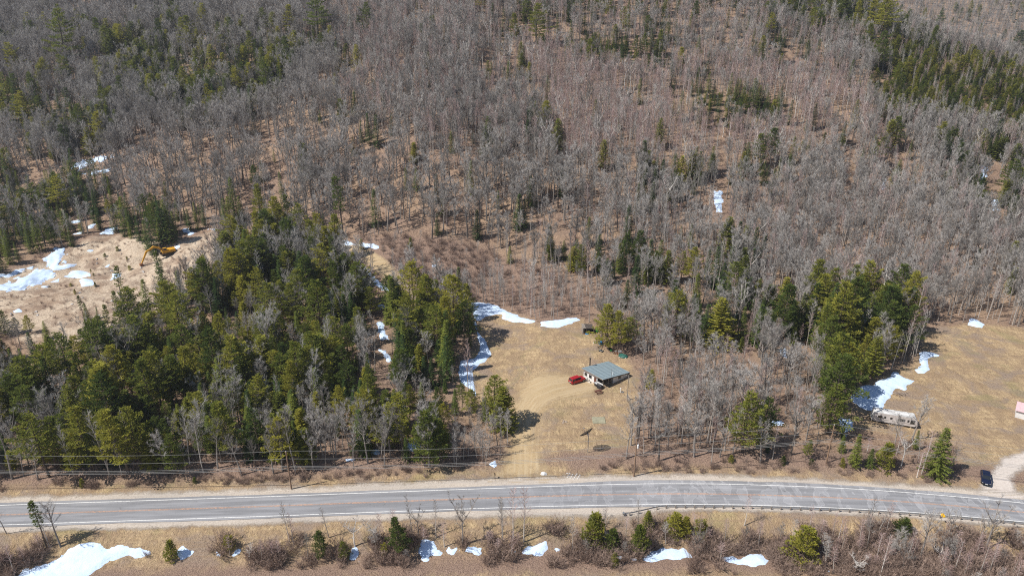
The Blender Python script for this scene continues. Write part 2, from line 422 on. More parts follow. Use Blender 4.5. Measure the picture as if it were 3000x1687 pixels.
# ------------------------------------------------------------------ ground covers (outlines seen in the photo, laid on the land)
YARD = opoly([(1190, 768), (1230, 765), (1300, 790), (1370, 815), (1465, 800), (1500, 845), (1520, 880), (1585, 905), (1610, 960), (1612, 1000), (1600, 1050), (1595, 1110), (1560, 1135), (1500, 1165), (1470, 1192), (1380, 1197), (1245, 1200), (1285, 1130), (1275, 1060), (1215, 1030), (1180, 990), (1160, 920), (1195, 880)])
EASTFIELD = opoly([(2310, 850), (2340, 825), (2450, 812), (2576, 825), (2800, 850), (2900, 1240), (2576, 1248), (2470, 1235), (2430, 1190), (2400, 1130), (2300, 1105), (2140, 1080), (2110, 1050), (2160, 980), (2240, 940), (2320, 900)])
PIT = opoly([(-120, 720), (0, 690), (130, 655), (210, 605), (300, 590), (420, 612), (480, 600), (560, 575), (575, 600), (540, 660), (470, 720), (400, 780), (300, 830), (180, 870), (90, 880), (20, 840), (-120, 830)])
TRACK = opoly([(835, 608), (905, 612), (960, 645), (1012, 690), (1040, 740), (1100, 775), (1150, 800), (1120, 805), (1050, 770), (985, 715), (930, 670), (870, 632), (830, 622)])
SCRUB = opoly([(850, 605), (1000, 588), (1180, 610), (1300, 650), (1420, 690), (1480, 735), (1500, 790), (1460, 800), (1370, 812), (1300, 785), (1190, 755), (1100, 740), (1000, 690)])
FIELD_Y = [(-200, 1400), (0, 1455), (250, 1447), (330, 1405), (450, 1395), (560, 1412), (800, 1420), (1000, 1412), (1150, 1405), (1300, 1410), (1500, 1418), (1700, 1422), (1900, 1428), (2050, 1443), (2200, 1462), (2800, 1500)]
FIELD = opoly(FIELD_Y + [(2800, 1700), (-200, 1700)])

def build_ground():
    def axis(a, b, step, ext, grow):
        v = list(np.arange(a, b + 1e-6, step)); s = step; x = b
        while x < ext[1]: s *= grow; x += s; v.append(x)
        s = step; x = a; lo = []
        while x > ext[0]: s *= grow; x -= s; lo.append(x)
        return np.array(lo[::-1] + v)
    xs = axis(-190, 190, 1.25, (-1700, 1700), 1.07)
    ys1 = list(np.arange(84, 300, 1.2)); y = 300; s = 1.2
    while y < 620: s = min(s * 1.015, 3.2); ys1.append(y); y += s
    while y < 2300: s *= 1.06; ys1.append(y); y += s
    y = 84; s = 1.5; lo = []
    while y > -420: s *= 1.25; y -= s; lo.append(y)
    ys = np.array(lo[::-1] + ys1)
    X, Y = np.meshgrid(xs, ys); Z = ground(X, Y)
    nx, ny = len(xs), len(ys)
    co = np.stack([X, Y, Z], -1).reshape(-1, 3)
    i = np.arange(nx * ny).reshape(ny, nx)
    q = np.stack([i[:-1, :-1], i[:-1, 1:], i[1:, 1:], i[1:, :-1]], -1).reshape(-1, 4)
    me = bpy.data.meshes.new('ground')
    me.vertices.add(len(co)); me.vertices.foreach_set('co', co.ravel())
    me.loops.add(q.size); me.loops.foreach_set('vertex_index', q.ravel())
    me.polygons.add(len(q)); me.polygons.foreach_set('loop_start', np.arange(0, q.size, 4)); me.polygons.foreach_set('loop_total', np.full(len(q), 4))
    me.update(calc_edges=True); me.polygons.foreach_set('use_smooth', [True] * len(q))
    x, y = co[:, 0], co[:, 1]; d = y - road_y(x)
    g = np.maximum(poly_sd(x, y, YARD), poly_sd(x, y, EASTFIELD)); g = np.maximum(g, poly_sd(x, y, FIELD) * 0.6)
    g = np.maximum(g, 3.2 - np.abs(np.abs(d) - 6.3))                                     # mown verge
    g = np.maximum(g, np.where(d < 0, 2.2 - np.abs(-d - 9.0) * 0.5, -9))                # grassy embankment
    sa = np.maximum(poly_sd(x, y, PIT), poly_sd(x, y, TRACK) * 1.5 - 0.3)
    rd = np.maximum(poly_sd(x, y, SCRUB), 3.2 - np.abs(d - 11.0) - 6 * np.exp(-((x + 5) / 13.0) ** 4))
    rd = np.maximum(rd, np.minimum(poly_sd(x, y, PIT), (y - 250 + 10 * vnoise(x / 9, y / 9, 61)) * .4))
    rd = np.maximum(rd, np.where(d < 0, 3.2 - np.abs(-d - 15.0) * .9, -9))
    enc = lambda t: np.clip(0.5 + t / 7.0, 0, 1)
    colr = np.stack([enc(g), enc(sa), enc(rd) * 0.85, np.ones_like(x)], -1)
    a = me.color_attributes.new('cover', 'FLOAT_COLOR', 'POINT'); a.data.foreach_set('color', colr.ravel())
    me.materials.append(M['ground'])
    o = link(bpy.data.objects.new('ground', me)); tag(o, 'brown leaf-littered ground rising from field and yard into the hillside', kind='structure')
build_ground()

# ------------------------------------------------------------------ road with its markings and shoulders
def strip(name, xs, off0, off1, z, mat, n=1, edge=None, wob=0.0, kind='structure', label=None, drape=False):
    """a ribbon along the road between two offsets (metres north of the centre line; callables of x allowed)"""
    f = lambda o, x: o(x) if callable(o) else o
    vs, fs, uv, ed = [], [], [], []
    for i, x in enumerate(xs):
        yc = float(road_y(x)); a, b = f(off0, x), f(off1, x)
        for k in range(n + 1):
            t = k / n; o_ = a + (b - a) * t
            yy = yc + o_
            zz = z + (gz(x, yy) if drape else 0.0)
            vs.append((x, yy, zz)); uv.append((x, o_ / 3.0)); ed.append(edge(t) if edge else 1.0)
    for i in range(len(xs) - 1):
        for k in range(n): fs.append((i * (n + 1) + k, (i + 1) * (n + 1) + k, (i + 1) * (n + 1) + k + 1, i * (n + 1) + k + 1))
    o = mesh_obj(name, vs, fs, mat)
    me = o.data
    u = me.uv_layers.new(name='uv'); u.data.foreach_set('uv', np.array([uv[l.vertex_index] for l in me.loops]).ravel())
    at_ = me.attributes.new('edge', 'FLOAT', 'POINT'); at_.data.foreach_set('value', ed)
    bm = bmesh.new(); bm.from_mesh(me); bmesh.ops.recalc_face_normals(bm, faces=bm.faces)
    if bm.faces and sum(q.normal.z for q in bm.faces) < 0: bmesh.ops.reverse_faces(bm, faces=bm.faces)
    bm.to_mesh(me); bm.free()
    if kind: tag(o, label, kind=kind)
    return o
RX = list(np.arange(-420, 421, 2.0))
wl = lambda s: (lambda x: s * float(road_w(x)))
jag = lambda x: 0.22 * float(vnoise(x / 1.7, 3.3, 4)) + 0.25 * float(vnoise(x / 6, 1.3, 9))
road = strip('road', RX, lambda x: -float(road_w(x)) - 0.62 + jag(x), lambda x: float(road_w(x)) + 0.75 + jag(x + 50) + 0.35 * float(sstep(0, 30, x)), 0.0, M['road'], 8, label='two-lane grey asphalt road crossing below the forest')
for nm, a, b in (('edge_line', 1.0, None), ('edge_line', -1.0, None)):
    o = strip(nm, RX, lambda x, a=a: a * float(road_w(x)) - 0.085, lambda x, a=a: a * float(road_w(x)) + 0.085, 0.006, M['paint_white'], 1, kind=None); o.parent = road
o = strip('centre_line', RX, -0.17, -0.05, 0.006, M['paint_orange'], 1, kind=None); o.parent = road
o = strip('centre_line', RX, 0.05, 0.17, 0.006, M['paint_orange'], 1, kind=None); o.parent = road
tri = lambda t: 1.15 - abs(2 * t - 1) * 1.15
SHX = list(np.arange(-200, 201, 1.0))
strip('north_shoulder', SHX, lambda x: 2.6, lambda x: 7.0 + 0.8 * float(vnoise(x / 9, 2.2, 31)) + float(np.interp(x, [-110, -40, -12, 0, 20, 60, 85, 110], [-.4, -.3, .8, .6, 1.0, .3, .2, 1.6])), 0.035, M['shoulder'], 10, lambda t: 1.3 - 1.35 * max(0, (t - .35) / .65), drape=True, label='pale gravel shoulder on the forest side of the road')
strip('south_shoulder', SHX, lambda x: -2.6, lambda x: -6.1 - 0.7 * float(vnoise(x / 8, 7.2, 33)) - float(np.interp(x, [-110, -20, 5, 22, 32, 110], [.2, .3, 1.4, 2.6, .2, -.3])), 0.035, M['shoulder'], 10, lambda t: 1.3 - 1.35 * max(0, (t - .35) / .65), drape=True, label='pale gravel shoulder on the field side of the road')

def sheet(name, poly, mat, res=0.6, fade=1.6, z=0.03, label=None, flow=None, holes=None):
    """a ground sheet cut to an outline that follows the land; its rim thins out"""
    xs0, ys0 = [p[0] for p in poly], [p[1] for p in poly]
    X, Y = np.meshgrid(np.arange(min(xs0) - 1, max(xs0) + 1 + res, res), np.arange(min(ys0) - 1, max(ys0) + 1 + res, res))
    sd = poly_sd(X, Y, poly); Z = ground(X, Y) + z
    keep = sd > -1.2
    ny, nx = X.shape; idx = -np.ones(X.shape, int); vs = []; ed = []; uv = []
    for j in range(ny):
        for i in range(nx):
            if keep[j, i]:
                idx[j, i] = len(vs); vs.append((X[j, i], Y[j, i], Z[j, i])); ed.append(float(np.clip(0.5 + sd[j, i] / fade, 0, 1.3)))
                uv.append(flow(X[j, i], Y[j, i]) if flow else (X[j, i], Y[j, i] / 3))
    fs = [(idx[j, i], idx[j, i + 1], idx[j + 1, i + 1], idx[j + 1, i]) for j in range(ny - 1) for i in range(nx - 1) if min(idx[j, i], idx[j, i + 1], idx[j + 1, i + 1], idx[j + 1, i]) >= 0]
    o = mesh_obj(name, vs, fs, mat, smooth=True); me = o.data
    u = me.uv_layers.new(name='uv'); u.data.foreach_set('uv', np.array([uv[l.vertex_index] for l in me.loops]).ravel())
    a = me.attributes.new('edge', 'FLOAT', 'POINT'); a.data.foreach_set('value', ed)
    return tag(o, label, kind='structure')
DRIVE = opoly([(1230, 1207), (1260, 1180), (1278, 1130), (1280, 1080), (1285, 1020), (1300, 975), (1330, 945), (1400, 938), (1460, 940), (1500, 955), (1515, 985), (1470, 1000), (1410, 1010), (1375, 1030), (1357, 1075), (1350, 1130), (1368, 1170), (1400, 1207)])
CL = opoly([(1318, 1215), (1318, 1180), (1318, 1130), (1322, 1080), (1332, 1035), (1355, 1003), (1400, 985), (1450, 975), (1500, 968)])
def drive_flow(x, y):
    best = (1e9, 0, 0); acc = 0.0
    for (ax, ay), (bx, by) in zip(CL, CL[1:]):
        ex, ey = bx - ax, by - ay; L = math.hypot(ex, ey); t = min(1, max(0, ((x - ax) * ex + (y - ay) * ey) / (L * L)))
        dx, dy = x - ax - t * ex, y - ay - t * ey; dd = math.hypot(dx, dy)
        if dd < best[0]: best = (dd, acc + t * L, math.copysign(dd, ex * dy - ey * dx))
        acc += L
    return best[1], best[2] / 1.6
sheet('driveway', DRIVE, M['drive'], 0.7, 5.0, 0.035, 'packed sandy driveway curving from the road to the small house', flow=drive_flow)
sheet('gravel_drive', opoly([(2450, 1238), (2478, 1215), (2500, 1180), (2520, 1150), (2576, 1135), (2650, 1120), (2650, 1150), (2576, 1178), (2545, 1205), (2555, 1232), (2600, 1255), (2520, 1262)]), M['gravel'], 0.7, 2.0, 0.035, 'pale grey gravel drive beside the dark car')
sheet('dirt_track', opoly([(880, 618), (905, 614), (960, 645), (1008, 690), (1030, 735), (985, 722), (935, 672), (880, 635)]), M['drive'], 0.9, 2.2, 0.06, 'tan dirt track running down behind the evergreens')

# ------------------------------------------------------------------ snow left in the shade
SNOW_AT = []
def snow(pts, s, ox, oy, label, group=None, thick=0.28, res=0.4, rag=0.9, broken=0.0, seed=1):
    poly = wpoly(pts, s, ox, oy)
    SNOW_AT.append(poly)
    xs0, ys0 = [p[0] for p in poly], [p[1] for p in poly]
    ext = max(max(xs0) - min(xs0), max(ys0) - min(ys0)); res = max(res, ext / 150)
    X, Y = np.meshgrid(np.arange(min(xs0) - 1.5, max(xs0) + 1.5 + res, res), np.arange(min(ys0) - 1.5, max(ys0) + 1.5 + res, res))
    X = X + res * 0.5 * (np.arange(X.shape[0]) % 2)[:, None]
    sd = poly_sd(X, Y, poly) + rag * fbm(X / 1.9, Y / 1.9, seed, 4) - 3.0 * broken * np.clip(fbm(X / 1.3, Y / 2.6, seed + 5, 3), -.15, 1)
    th = np.clip(sd * 0.30, -0.35, thick) + 0.10 * fbm(X / 0.9, Y / 0.9, seed + 9, 2) * (sd > 0)
    Z = ground(X, Y) + th
    keep = sd > -0.75
    ny, nx = X.shape; idx = -np.ones(X.shape, int); vs = []
    for j in range(ny):
        for i in range(nx):
            if keep[j, i]: idx[j, i] = len(vs); vs.append((X[j, i], Y[j, i], Z[j, i]))
    fs = []
    for j in range(ny - 1):
        for i in range(nx - 1):
            a, b, c, d = idx[j, i], idx[j, i + 1], idx[j + 1, i + 1], idx[j + 1, i]
            if min(a, b, c, d) >= 0: fs.append((a, b, c, d))
    if not fs: return
    o = mesh_obj('snow_patch', vs, fs, M['snow'], smooth=True)
    tag(o, label, 'snow', group)
c1 = (3.623, 1300, 850)
snow([(280, 125), (420, 135), (560, 160), (640, 215), (720, 240), (830, 290), (970, 325), (940, 345), (870, 355), (810, 340), (740, 345), (690, 325), (640, 310), (605, 255), (540, 265), (470, 270), (400, 300), (345, 330), (310, 300), (300, 220)], *c1, 'long snow patch along the far edge of the grassy clearing', seed=2)
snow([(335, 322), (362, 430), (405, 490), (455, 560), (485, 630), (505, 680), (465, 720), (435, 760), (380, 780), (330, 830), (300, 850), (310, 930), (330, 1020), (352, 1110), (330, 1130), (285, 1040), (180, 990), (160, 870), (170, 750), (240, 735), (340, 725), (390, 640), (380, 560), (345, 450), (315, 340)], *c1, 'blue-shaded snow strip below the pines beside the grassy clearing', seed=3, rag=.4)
snow([(1015, 385), (1040, 335), (1150, 318), (1300, 298), (1410, 288), (1455, 315), (1370, 352), (1290, 377), (1210, 394), (1120, 394)], *c1, 'white snow patch near the little grey shed', seed=4, rag=0.7)
c3 = (3.22, 2350, 850)
snow([(470, 985), (560, 905), (680, 890), (750, 830), (830, 815), (840, 780), (900, 775), (960, 820), (1060, 855), (1010, 900), (960, 940), (900, 920), (850, 950), (830, 1000), (790, 1050), (780, 1130), (740, 1140), (640, 1135), (560, 1100), (470, 1040)], *c3, 'broad snow patch behind the old camper trailer', seed=5)
snow([(1100, 590), (1160, 575), (1230, 590), (1300, 615), (1190, 645), (1190, 700), (1210, 740), (1150, 780), (1090, 790), (1060, 750), (1120, 700), (1100, 640)], *c3, 'hooked snow patch at the pines beside the eastern field', seed=6, rag=0.7)
snow([(1560, 330), (1590, 265), (1640, 275), (1720, 325), (1700, 358), (1630, 345)], *c3, 'small snow patch below a pine at the top of the eastern field', seed=7, rag=.5)
snow([(310, 1210), (430, 1200), (460, 1270), (430, 1340), (460, 1440), (400, 1450), (385, 1340), (320, 1270)], *c3, 'patchy snow between the camper trailer and the roadside pole', seed=8, broken=1.2)
cL = (2.975, 0, 1200)
snow([(60, 1520), (140, 1449), (200, 1380), (270, 1390), (380, 1350), (500, 1290), (600, 1190), (720, 1160), (800, 1165), (900, 1210), (1100, 1195), (1220, 1190), (1300, 1225), (1400, 1215), (1405, 1250), (1280, 1250), (1100, 1290), (950, 1330), (870, 1390), (760, 1449), (690, 1520)], *cL, 'largest snow patch, at the foot of the road embankment', seed=9)
G3 = 'small snow patches below the road'
L3 = 'small snow patch in the brush below the road'
snow([(1570, 1305), (1550, 1240), (1600, 1195), (1660, 1205), (1700, 1235), (1640, 1290)], *cL, 'snow patch beside a round bush pine below the road', seed=10, rag=.6)
snow([(2015, 1275), (2060, 1200), (2110, 1220), (2080, 1265)], *cL, L3, G3, seed=11, rag=.6)
snow([(1880, 1225), (1910, 1245), (1920, 1270), (1890, 1262)], *cL, L3, G3, seed=71, rag=.3)
cM = (3.22, 700, 1400)
snow([(1000, 770), (1040, 690), (1150, 665), (1215, 685), (1130, 720), (1115, 775)], *cM, L3, G3, seed=12, broken=.8)
snow([(1640, 690), (1720, 625), (1840, 620), (1870, 680), (1960, 655), (2020, 650), (2110, 690), (2200, 652), (2300, 662), (2290, 695), (2120, 712), (2000, 722), (1880, 720), (1760, 762), (1720, 755)], *cM, 'ragged snow ribbon below the road near a leafy pine', seed=13, broken=.7)
cR = (3.22, 1450, 1400)
snow([(185, 685), (280, 655), (380, 615), (480, 605), (505, 660), (470, 722), (380, 735), (310, 720)], *cR, 'rounded snow patch among bare saplings below the road', seed=14, broken=.5)
snow([(545, 645), (600, 660), (660, 690), (580, 710)], *cR, L3, G3, seed=15)
snow([(1385, 775), (1400, 712), (1500, 695), (1600, 645), (1680, 655), (1740, 695), (1780, 655), (1840, 740), (1740, 760), (1650, 750), (1560, 780), (1430, 792)], *cR, 'bright snow patch below the row of bush pines by the road', seed=16)
snow([(2110, 752), (2240, 728), (2300, 758), (2400, 705), (2480, 715), (2590, 780), (2540, 815), (2420, 826), (2290, 805)], *cR, 'snow patch at the edge of the tan field near the big bush pine', seed=17)
for k, (x0, y0, x1, y1) in enumerate([(1120, 735, 1205, 760), (1255, 752, 1340, 780), (905, 722, 930, 752), (1895, 1012, 1990, 1045), (2100, 1015, 2180, 1045)]):
    if k < 3: snow([(x0, (y0 + y1) / 2), (x0 + 20, y0), (x1, y0 + 5), (x1 - 15, y1)], *cR, L3, G3, seed=20 + k, rag=.3)
snow([(755, 795), (790, 800), (805, 818), (770, 815)], 3.03, 2150, 1400, L3, G3, seed=26, rag=.2)
snow([(828, 808), (860, 815), (880, 830), (835, 828)], 3.03, 2150, 1400, L3, G3, seed=27, rag=.2)
cF = (3.22, 650, 750)
LF, GF = 'patch of shaded snow on the path through the evergreens', 'snow on the forest path'
for k, p in enumerate([[(1320, 110), (1350, 105), (1430, 190), (1490, 240), (1590, 310), (1570, 350), (1500, 315), (1420, 255), (1405, 190)], [(1430, 470), (1500, 450), (1545, 480), (1480, 510)], [(1455, 620), (1520, 620), (1575, 790), (1500, 790)], [(1480, 880), (1540, 890), (1610, 990), (1560, 1010)], [(1345, 980), (1410, 975), (1400, 1015)]]):
    snow(p, *cF, LF, GF, seed=30 + k, rag=.7, broken=.4)
cG = (3.22, 650, 1150)
LG, GG = 'snow patch under the trees just above the road', 'snow under the roadside trees'
for k, p in enumerate([[(1450, 200), (1600, 190), (1615, 280), (1550, 325), (1490, 295)], [(1735, 505), (1800, 435), (1865, 465), (1880, 515), (1800, 550)], [(1380, 545), (1490, 520), (1480, 585)], [(1145, 610), (1235, 630), (1170, 655)], [(150, 330), (280, 350), (270, 395), (170, 390)], [(1380, 290), (1450, 290), (1430, 330)], [(2500, 660), (2576, 640), (2570, 690), (2510, 690)]]):
    snow(p, *cG, LG, GG, seed=40 + k, rag=.8, broken=.5)
cP = (3.623, 0, 600)
LP, GP = 'flat snow patch on the sandy pit floor', 'snow on the sand pit floor'
for k, p in enumerate([[(690, 760), (760, 705), (850, 695), (940, 710), (955, 758), (820, 780)], [(845, 790), (995, 798), (988, 865), (868, 868)], [(1165, 803), (1200, 738), (1285, 706), (1280, 765)], [(1105, 660), (1170, 625), (1152, 668)], [(535, 820), (632, 778), (625, 820)], [(630, 645), (740, 628), (820, 628), (800, 662), (640, 692), (560, 692), (505, 662)], [(135, 1132), (200, 1095), (235, 1135), (150, 1148)], [(420, 865), (500, 868), (480, 888)], [(930, 490), (1015, 475), (960, 508)], [(970, 545), (1045, 515), (990, 550)]]):
    snow(p, *cP, LP, GP, seed=50 + k, rag=.45, thick=.2)
LQ, GQ = 'broken snow at the wooded edge of the sand pit', 'broken snow around the sand pit'
for k, p in enumerate([[(1060, 305), (1130, 255), (1255, 210), (1255, 252), (1200, 305), (1080, 312)], [(925, 235), (1000, 200), (1030, 230), (960, 248)], [(740, 178), (865, 160), (872, 188), (760, 195)], [(1920, 260), (1990, 250), (2060, 300), (2030, 340), (1960, 290)], [(2210, 265), (2330, 250), (2320, 275)], [(1800, 470), (1890, 420), (1895, 455), (1830, 480)], [(720, 330), (800, 300), (900, 280), (870, 305)]]):
    snow(p, *cP, LQ, GQ, seed=60 + k, rag=.9, broken=.7)
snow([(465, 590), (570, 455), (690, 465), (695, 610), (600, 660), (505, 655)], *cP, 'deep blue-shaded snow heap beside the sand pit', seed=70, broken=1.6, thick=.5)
snow([(-120, 880), (0, 850), (80, 820), (250, 760), (440, 660), (615, 720), (540, 800), (370, 845), (240, 905), (100, 905), (-120, 910)], *cP, 'long dirty snow bank across the sand pit', seed=75, broken=1.6, thick=.5)
snow([(-100, 745), (0, 738), (90, 733), (170, 700), (345, 655), (340, 675), (180, 725), (80, 772), (-100, 785)], *cP, 'narrow snow bank behind the sand pit', seed=76, broken=1.0)
cH = (3.22, 0, 400)
for k, p in enumerate([[(690, 290), (760, 228), (900, 198), (980, 145), (1065, 190), (980, 225), (850, 255), (740, 325)], [(785, 350), (900, 328), (1055, 300), (1000, 338), (850, 358)]]):
    snow(p, *cH, 'thin snow among bare trunks on the slope behind the sand pit', 'snow on the wooded slope', seed=80 + k, broken=1.6)
cT = (3.22, 750, 400)
for k, p in enumerate([[(725, 1000), (830, 980), (980, 1008), (1110, 1015), (1195, 1050), (1150, 1065), (1000, 1032), (800, 1022)], [(485, 1040), (670, 1035), (800, 1065), (740, 1100), (640, 1072), (540, 1062)], [(1605, 1220), (1680, 1192), (1725, 1215), (1670, 1238)], [(1650, 1400), (1700, 1380), (1720, 1410), (1680, 1430)]]):
    snow(p, *cT, 'snow patch beside the dirt track below the bare slope', 'snow beside the dirt track', seed=84 + k, rag=.7, broken=.5)
LR, GR = 'narrow snow patch in a gap of the hillside forest', 'snow in the hillside forest'
for k, (p, c) in enumerate([([(1905, 515), (1980, 515), (1990, 600), (1985, 718), (1920, 722), (1898, 620)], (3.22, 1500, 400)), ([(1238, 378), (1275, 378), (1275, 500), (1230, 505)], (3.22, 2200, 400)), ([(2160, 268), (2245, 290), (2215, 425), (2165, 415)], (3.22, 2200, 400)), ([(2268, 588), (2330, 595), (2340, 695), (2275, 700)], (3.22, 2200, 400)), ([(1885, 740), (1930, 705), (1975, 750), (1950, 805), (1900, 785)], (3.22, 1700, 800)), ([(1780, 1390), (1910, 1385), (1915, 1435), (1800, 1440)], (3.22, 1700, 800)), ([(2500, 590), (2576, 590), (2576, 620)], (3.22, 1700, 800))]):
    snow(p, *c, LR, GR, seed=90 + k, rag=.8, broken=.4)

# ------------------------------------------------------------------ things in the clearings and along the road
M['roof_metal'] = mat_plain('pale_blue_grey_metal_roof', (0.33, 0.42, 0.46), 0.45, 0.25, 0.10, 1.2, 0.5)
M['white_wall'] = mat_plain('whitewashed_block_wall', (0.72, 0.71, 0.69), 0.8, 0, 0.10, 1.5)
M['dark_wood'] = mat_plain('dark_weathered_wood', (0.09, 0.075, 0.065), 0.85, 0, 0.35, 4)
M['grey_wood'] = mat_plain('grey_weathered_wood', (0.27, 0.235, 0.20), 0.85, 0, 0.35, 4)
M['brown_wood'] = mat_plain('stained_brown_wood', (0.15, 0.065, 0.045), 0.7, 0, 0.3, 4)
M['pole_wood'] = mat_plain('utility_pole_wood', (0.27, 0.175, 0.115), 0.85, 0, 0.3, 3)
M['concrete'] = mat_plain('pale_concrete', (0.56, 0.50, 0.43), 0.85, 0, 0.16, 1.5)
M['mossy_concrete'] = mat_plain('mossy_concrete', (0.30, 0.285, 0.20), 0.9, 0, 0.22, 2)
M['black'] = mat_plain('black_paint', (0.018, 0.018, 0.02), 0.5, 0, 0.3, 3)
M['tarp_black'] = mat_plain('black_cover', (0.03, 0.03, 0.034), 0.45, 0, 0.3, 3)
M['steel'] = mat_plain('galvanised_steel', (0.46, 0.47, 0.47), 0.42, 0.7, 0.12, 3, 0.5)
M['grey_steel'] = mat_plain('dull_grey_steel', (0.30, 0.31, 0.32), 0.5, 0.5, 0.2, 3, 0.5)
M['wire'] = mat_plain('grey_cable', (0.34, 0.34, 0.33), 0.5, 0.0, 0.1, 1)
M['glass'] = mat_plain('dark_glass', (0.02, 0.024, 0.028), 0.08, 0.0, 0.1, 1, 0.8)
M['red_paint'] = mat_plain('red_car_paint', (0.42, 0.012, 0.018), 0.25, 0.15, 0.05, 1, 0.6)
M['navy_paint'] = mat_plain('dark_blue_car_paint', (0.012, 0.018, 0.05), 0.2, 0.2, 0.05, 1, 0.6)
M['rubber'] = mat_plain('tyre_rubber', (0.02, 0.02, 0.02), 0.85)
M['lamp_red'] = mat_plain('red_lamp_lens', (0.35, 0.01, 0.01), 0.2)
M['lamp_white'] = mat_plain('clear_lamp_lens', (0.7, 0.7, 0.7), 0.15)
M['plate'] = mat_plain('number_plate', (0.72, 0.72, 0.70), 0.4)
M['yellow_paint'] = mat_plain('faded_yellow_machine_paint', (0.62, 0.33, 0.03), 0.5, 0, 0.25, 1.2)
M['rust'] = mat_plain('rusty_steel', (0.22, 0.10, 0.05), 0.8, 0.2, 0.3, 2)
M['camper_white'] = mat_plain('weathered_white_camper', (0.60, 0.555, 0.53), 0.6, 0, 0.16, 1.2)
M['camper_roof'] = mat_plain('stained_camper_roof', (0.55, 0.55, 0.545), 0.7, 0, 0.45, 0.9)
M['blue'] = mat_plain('blue_plastic', (0.02, 0.25, 0.62), 0.4, 0, 0.1)
M['green'] = mat_plain('green_plastic', (0.03, 0.36, 0.08), 0.4, 0, 0.1)
M['teal'] = mat_plain('dark_green_tarp', (0.02, 0.11, 0.085), 0.5, 0, 0.3)
M['white_plastic'] = mat_plain('white_plastic', (0.75, 0.74, 0.72), 0.45, 0, 0.06)
M['sign_yellow'] = mat_plain('yellow_sign_sheeting', (0.85, 0.50, 0.02), 0.4, 0, 0.05)
M['pink_roof'] = mat_plain('faded_pink_metal_roof', (0.66, 0.45, 0.47), 0.5, 0.1, 0.08)
M['stone'] = mat_plain('pale_stone', (0.52, 0.50, 0.48), 0.85, 0, 0.2, 3)
M['stick'] = mat_plain('bleached_sticks', (0.36, 0.29, 0.235), 0.85, 0, 0.3, 2)
def mat_wiremesh():
    m, nt, out = newmat('black_wire_mesh')
    b = bsdf(nt, out, (0.025, 0.024, 0.022), 0.6, 0.3)
    tc = N(nt, 'ShaderNodeTexCoord'); n = noise(nt, tc.outputs['Object'], 60, 1)
    nt.links.new(ramp(nt, n, [(0.44, 0.0), (0.46, 1.0)]), b.inputs['Alpha']); return m
M['wiremesh'] = mat_wiremesh()

# --- the small house: one slope of metal roofing, high over the front wall, low at the back
hb = at(1767, 1109.7, 2.9)
house = empty('house', (hb.x, hb.y, gz(hb.x + 4, hb.y + 6)), math.radians(39.0), 'small white house with a single-slope pale blue-grey metal roof', 'house')
zr = lambda X: 2.9 - 1.55 * X / 10.3
def wall(name, pts, t, mat, parent=None):
    """vertical wall between two plan points with a sloping top: (x0,y0,z0top) (x1,y1,z1top)"""
    (x0, y0, a), (x1, y1, b) = pts; d = Vector((x1 - x0, y1 - y0, 0)).normalized(); n = Vector((-d.y, d.x, 0)) * t
    return MB().hull8([(x0, y0, -.4), (x1, y1, -.4), (x1 + n.x, y1 + n.y, -.4), (x0 + n.x, y0 + n.y, -.4), (x0, y0, a), (x1, y1, b), (x1 + n.x, y1 + n.y, b), (x0 + n.x, y0 + n.y, a)]).build(name, mat, parent or house)
under = lambda X: zr(X) - .17
wall('front_wall', [(.5, 2.5, under(.72)), (.5, 7.5, under(.72))], -.22, M['white_wall'])
wall('porch_wall', [(.5, .4, 1.05), (.5, 2.497, 1.05)], -.2, M['white_wall'])
wall('side_wall', [(4.3, .42, under(4.3)), (9.8, .42, under(9.8))], .2, M['white_wall'])
wall('side_wall', [(.73, 7.28, under(.73)), (9.8, 7.28, under(9.8))], .2, M['white_wall'])
wall('back_wall', [(9.8, .63, under(9.8)), (9.8, 7.27, under(9.8))], .2, M['white_wall'])
wall('porch_back_wall', [(4.3, .63, under(4.3)), (4.3, 3.0, under(4.3))], .2, M['dark_wood'])
wall('porch_back_wall', [(.73, 3.0, under(.8)), (4.29, 3.0, under(4.3))], .2, M['dark_wood'])
for X, Y in ((.62, .52), (2.6, .52)): MB().box(X - .07, X + .07, Y - .07, Y + .07, -.3, under(X)).build('post', M['grey_wood'], house)
npan = 12
for k in range(npan):                              # roofing sheets, each with a raised rib
    y0, y1 = 7.9 * k / npan, 7.9 * (k + 1) / npan - .012
    b = MB().hull8([(0, y0, zr(0) - .05), (10.3, y0, zr(10.3) - .05), (10.3, y1, zr(10.3) - .05), (0, y1, zr(0) - .05), (0, y0, zr(0)), (10.3, y0, zr(10.3)), (10.3, y1, zr(10.3)), (0, y1, zr(0))])
    b.hull8([(0, y0, zr(0)), (10.3, y0, zr(10.3)), (10.3, y0 + .05, zr(10.3)), (0, y0 + .05, zr(0)), (0, y0, zr(0) + .045), (10.3, y0, zr(10.3) + .045), (10.3, y0 + .05, zr(10.3) + .045), (0, y0 + .05, zr(0) + .045)])
    b.build('roof_panel', M['roof_metal'], house)
MB().box(-.045, -.003, -.03, 7.93, zr(0) - .24, zr(0) - .01).build('fascia', M['grey_wood'], house)
for Y in (-.045, 7.905): MB().hull8([(0, Y, zr(0) - .22), (10.3, Y, zr(10.3) - .22), (10.3, Y + .04, zr(10.3) - .22), (0, Y + .04, zr(0) - .22), (0, Y, zr(0) - .01), (10.3, Y, zr(10.3) - .01), (10.3, Y + .04, zr(10.3) - .01), (0, Y + .04, zr(0) - .01)]).build('barge_board', M['dark_wood'], house)
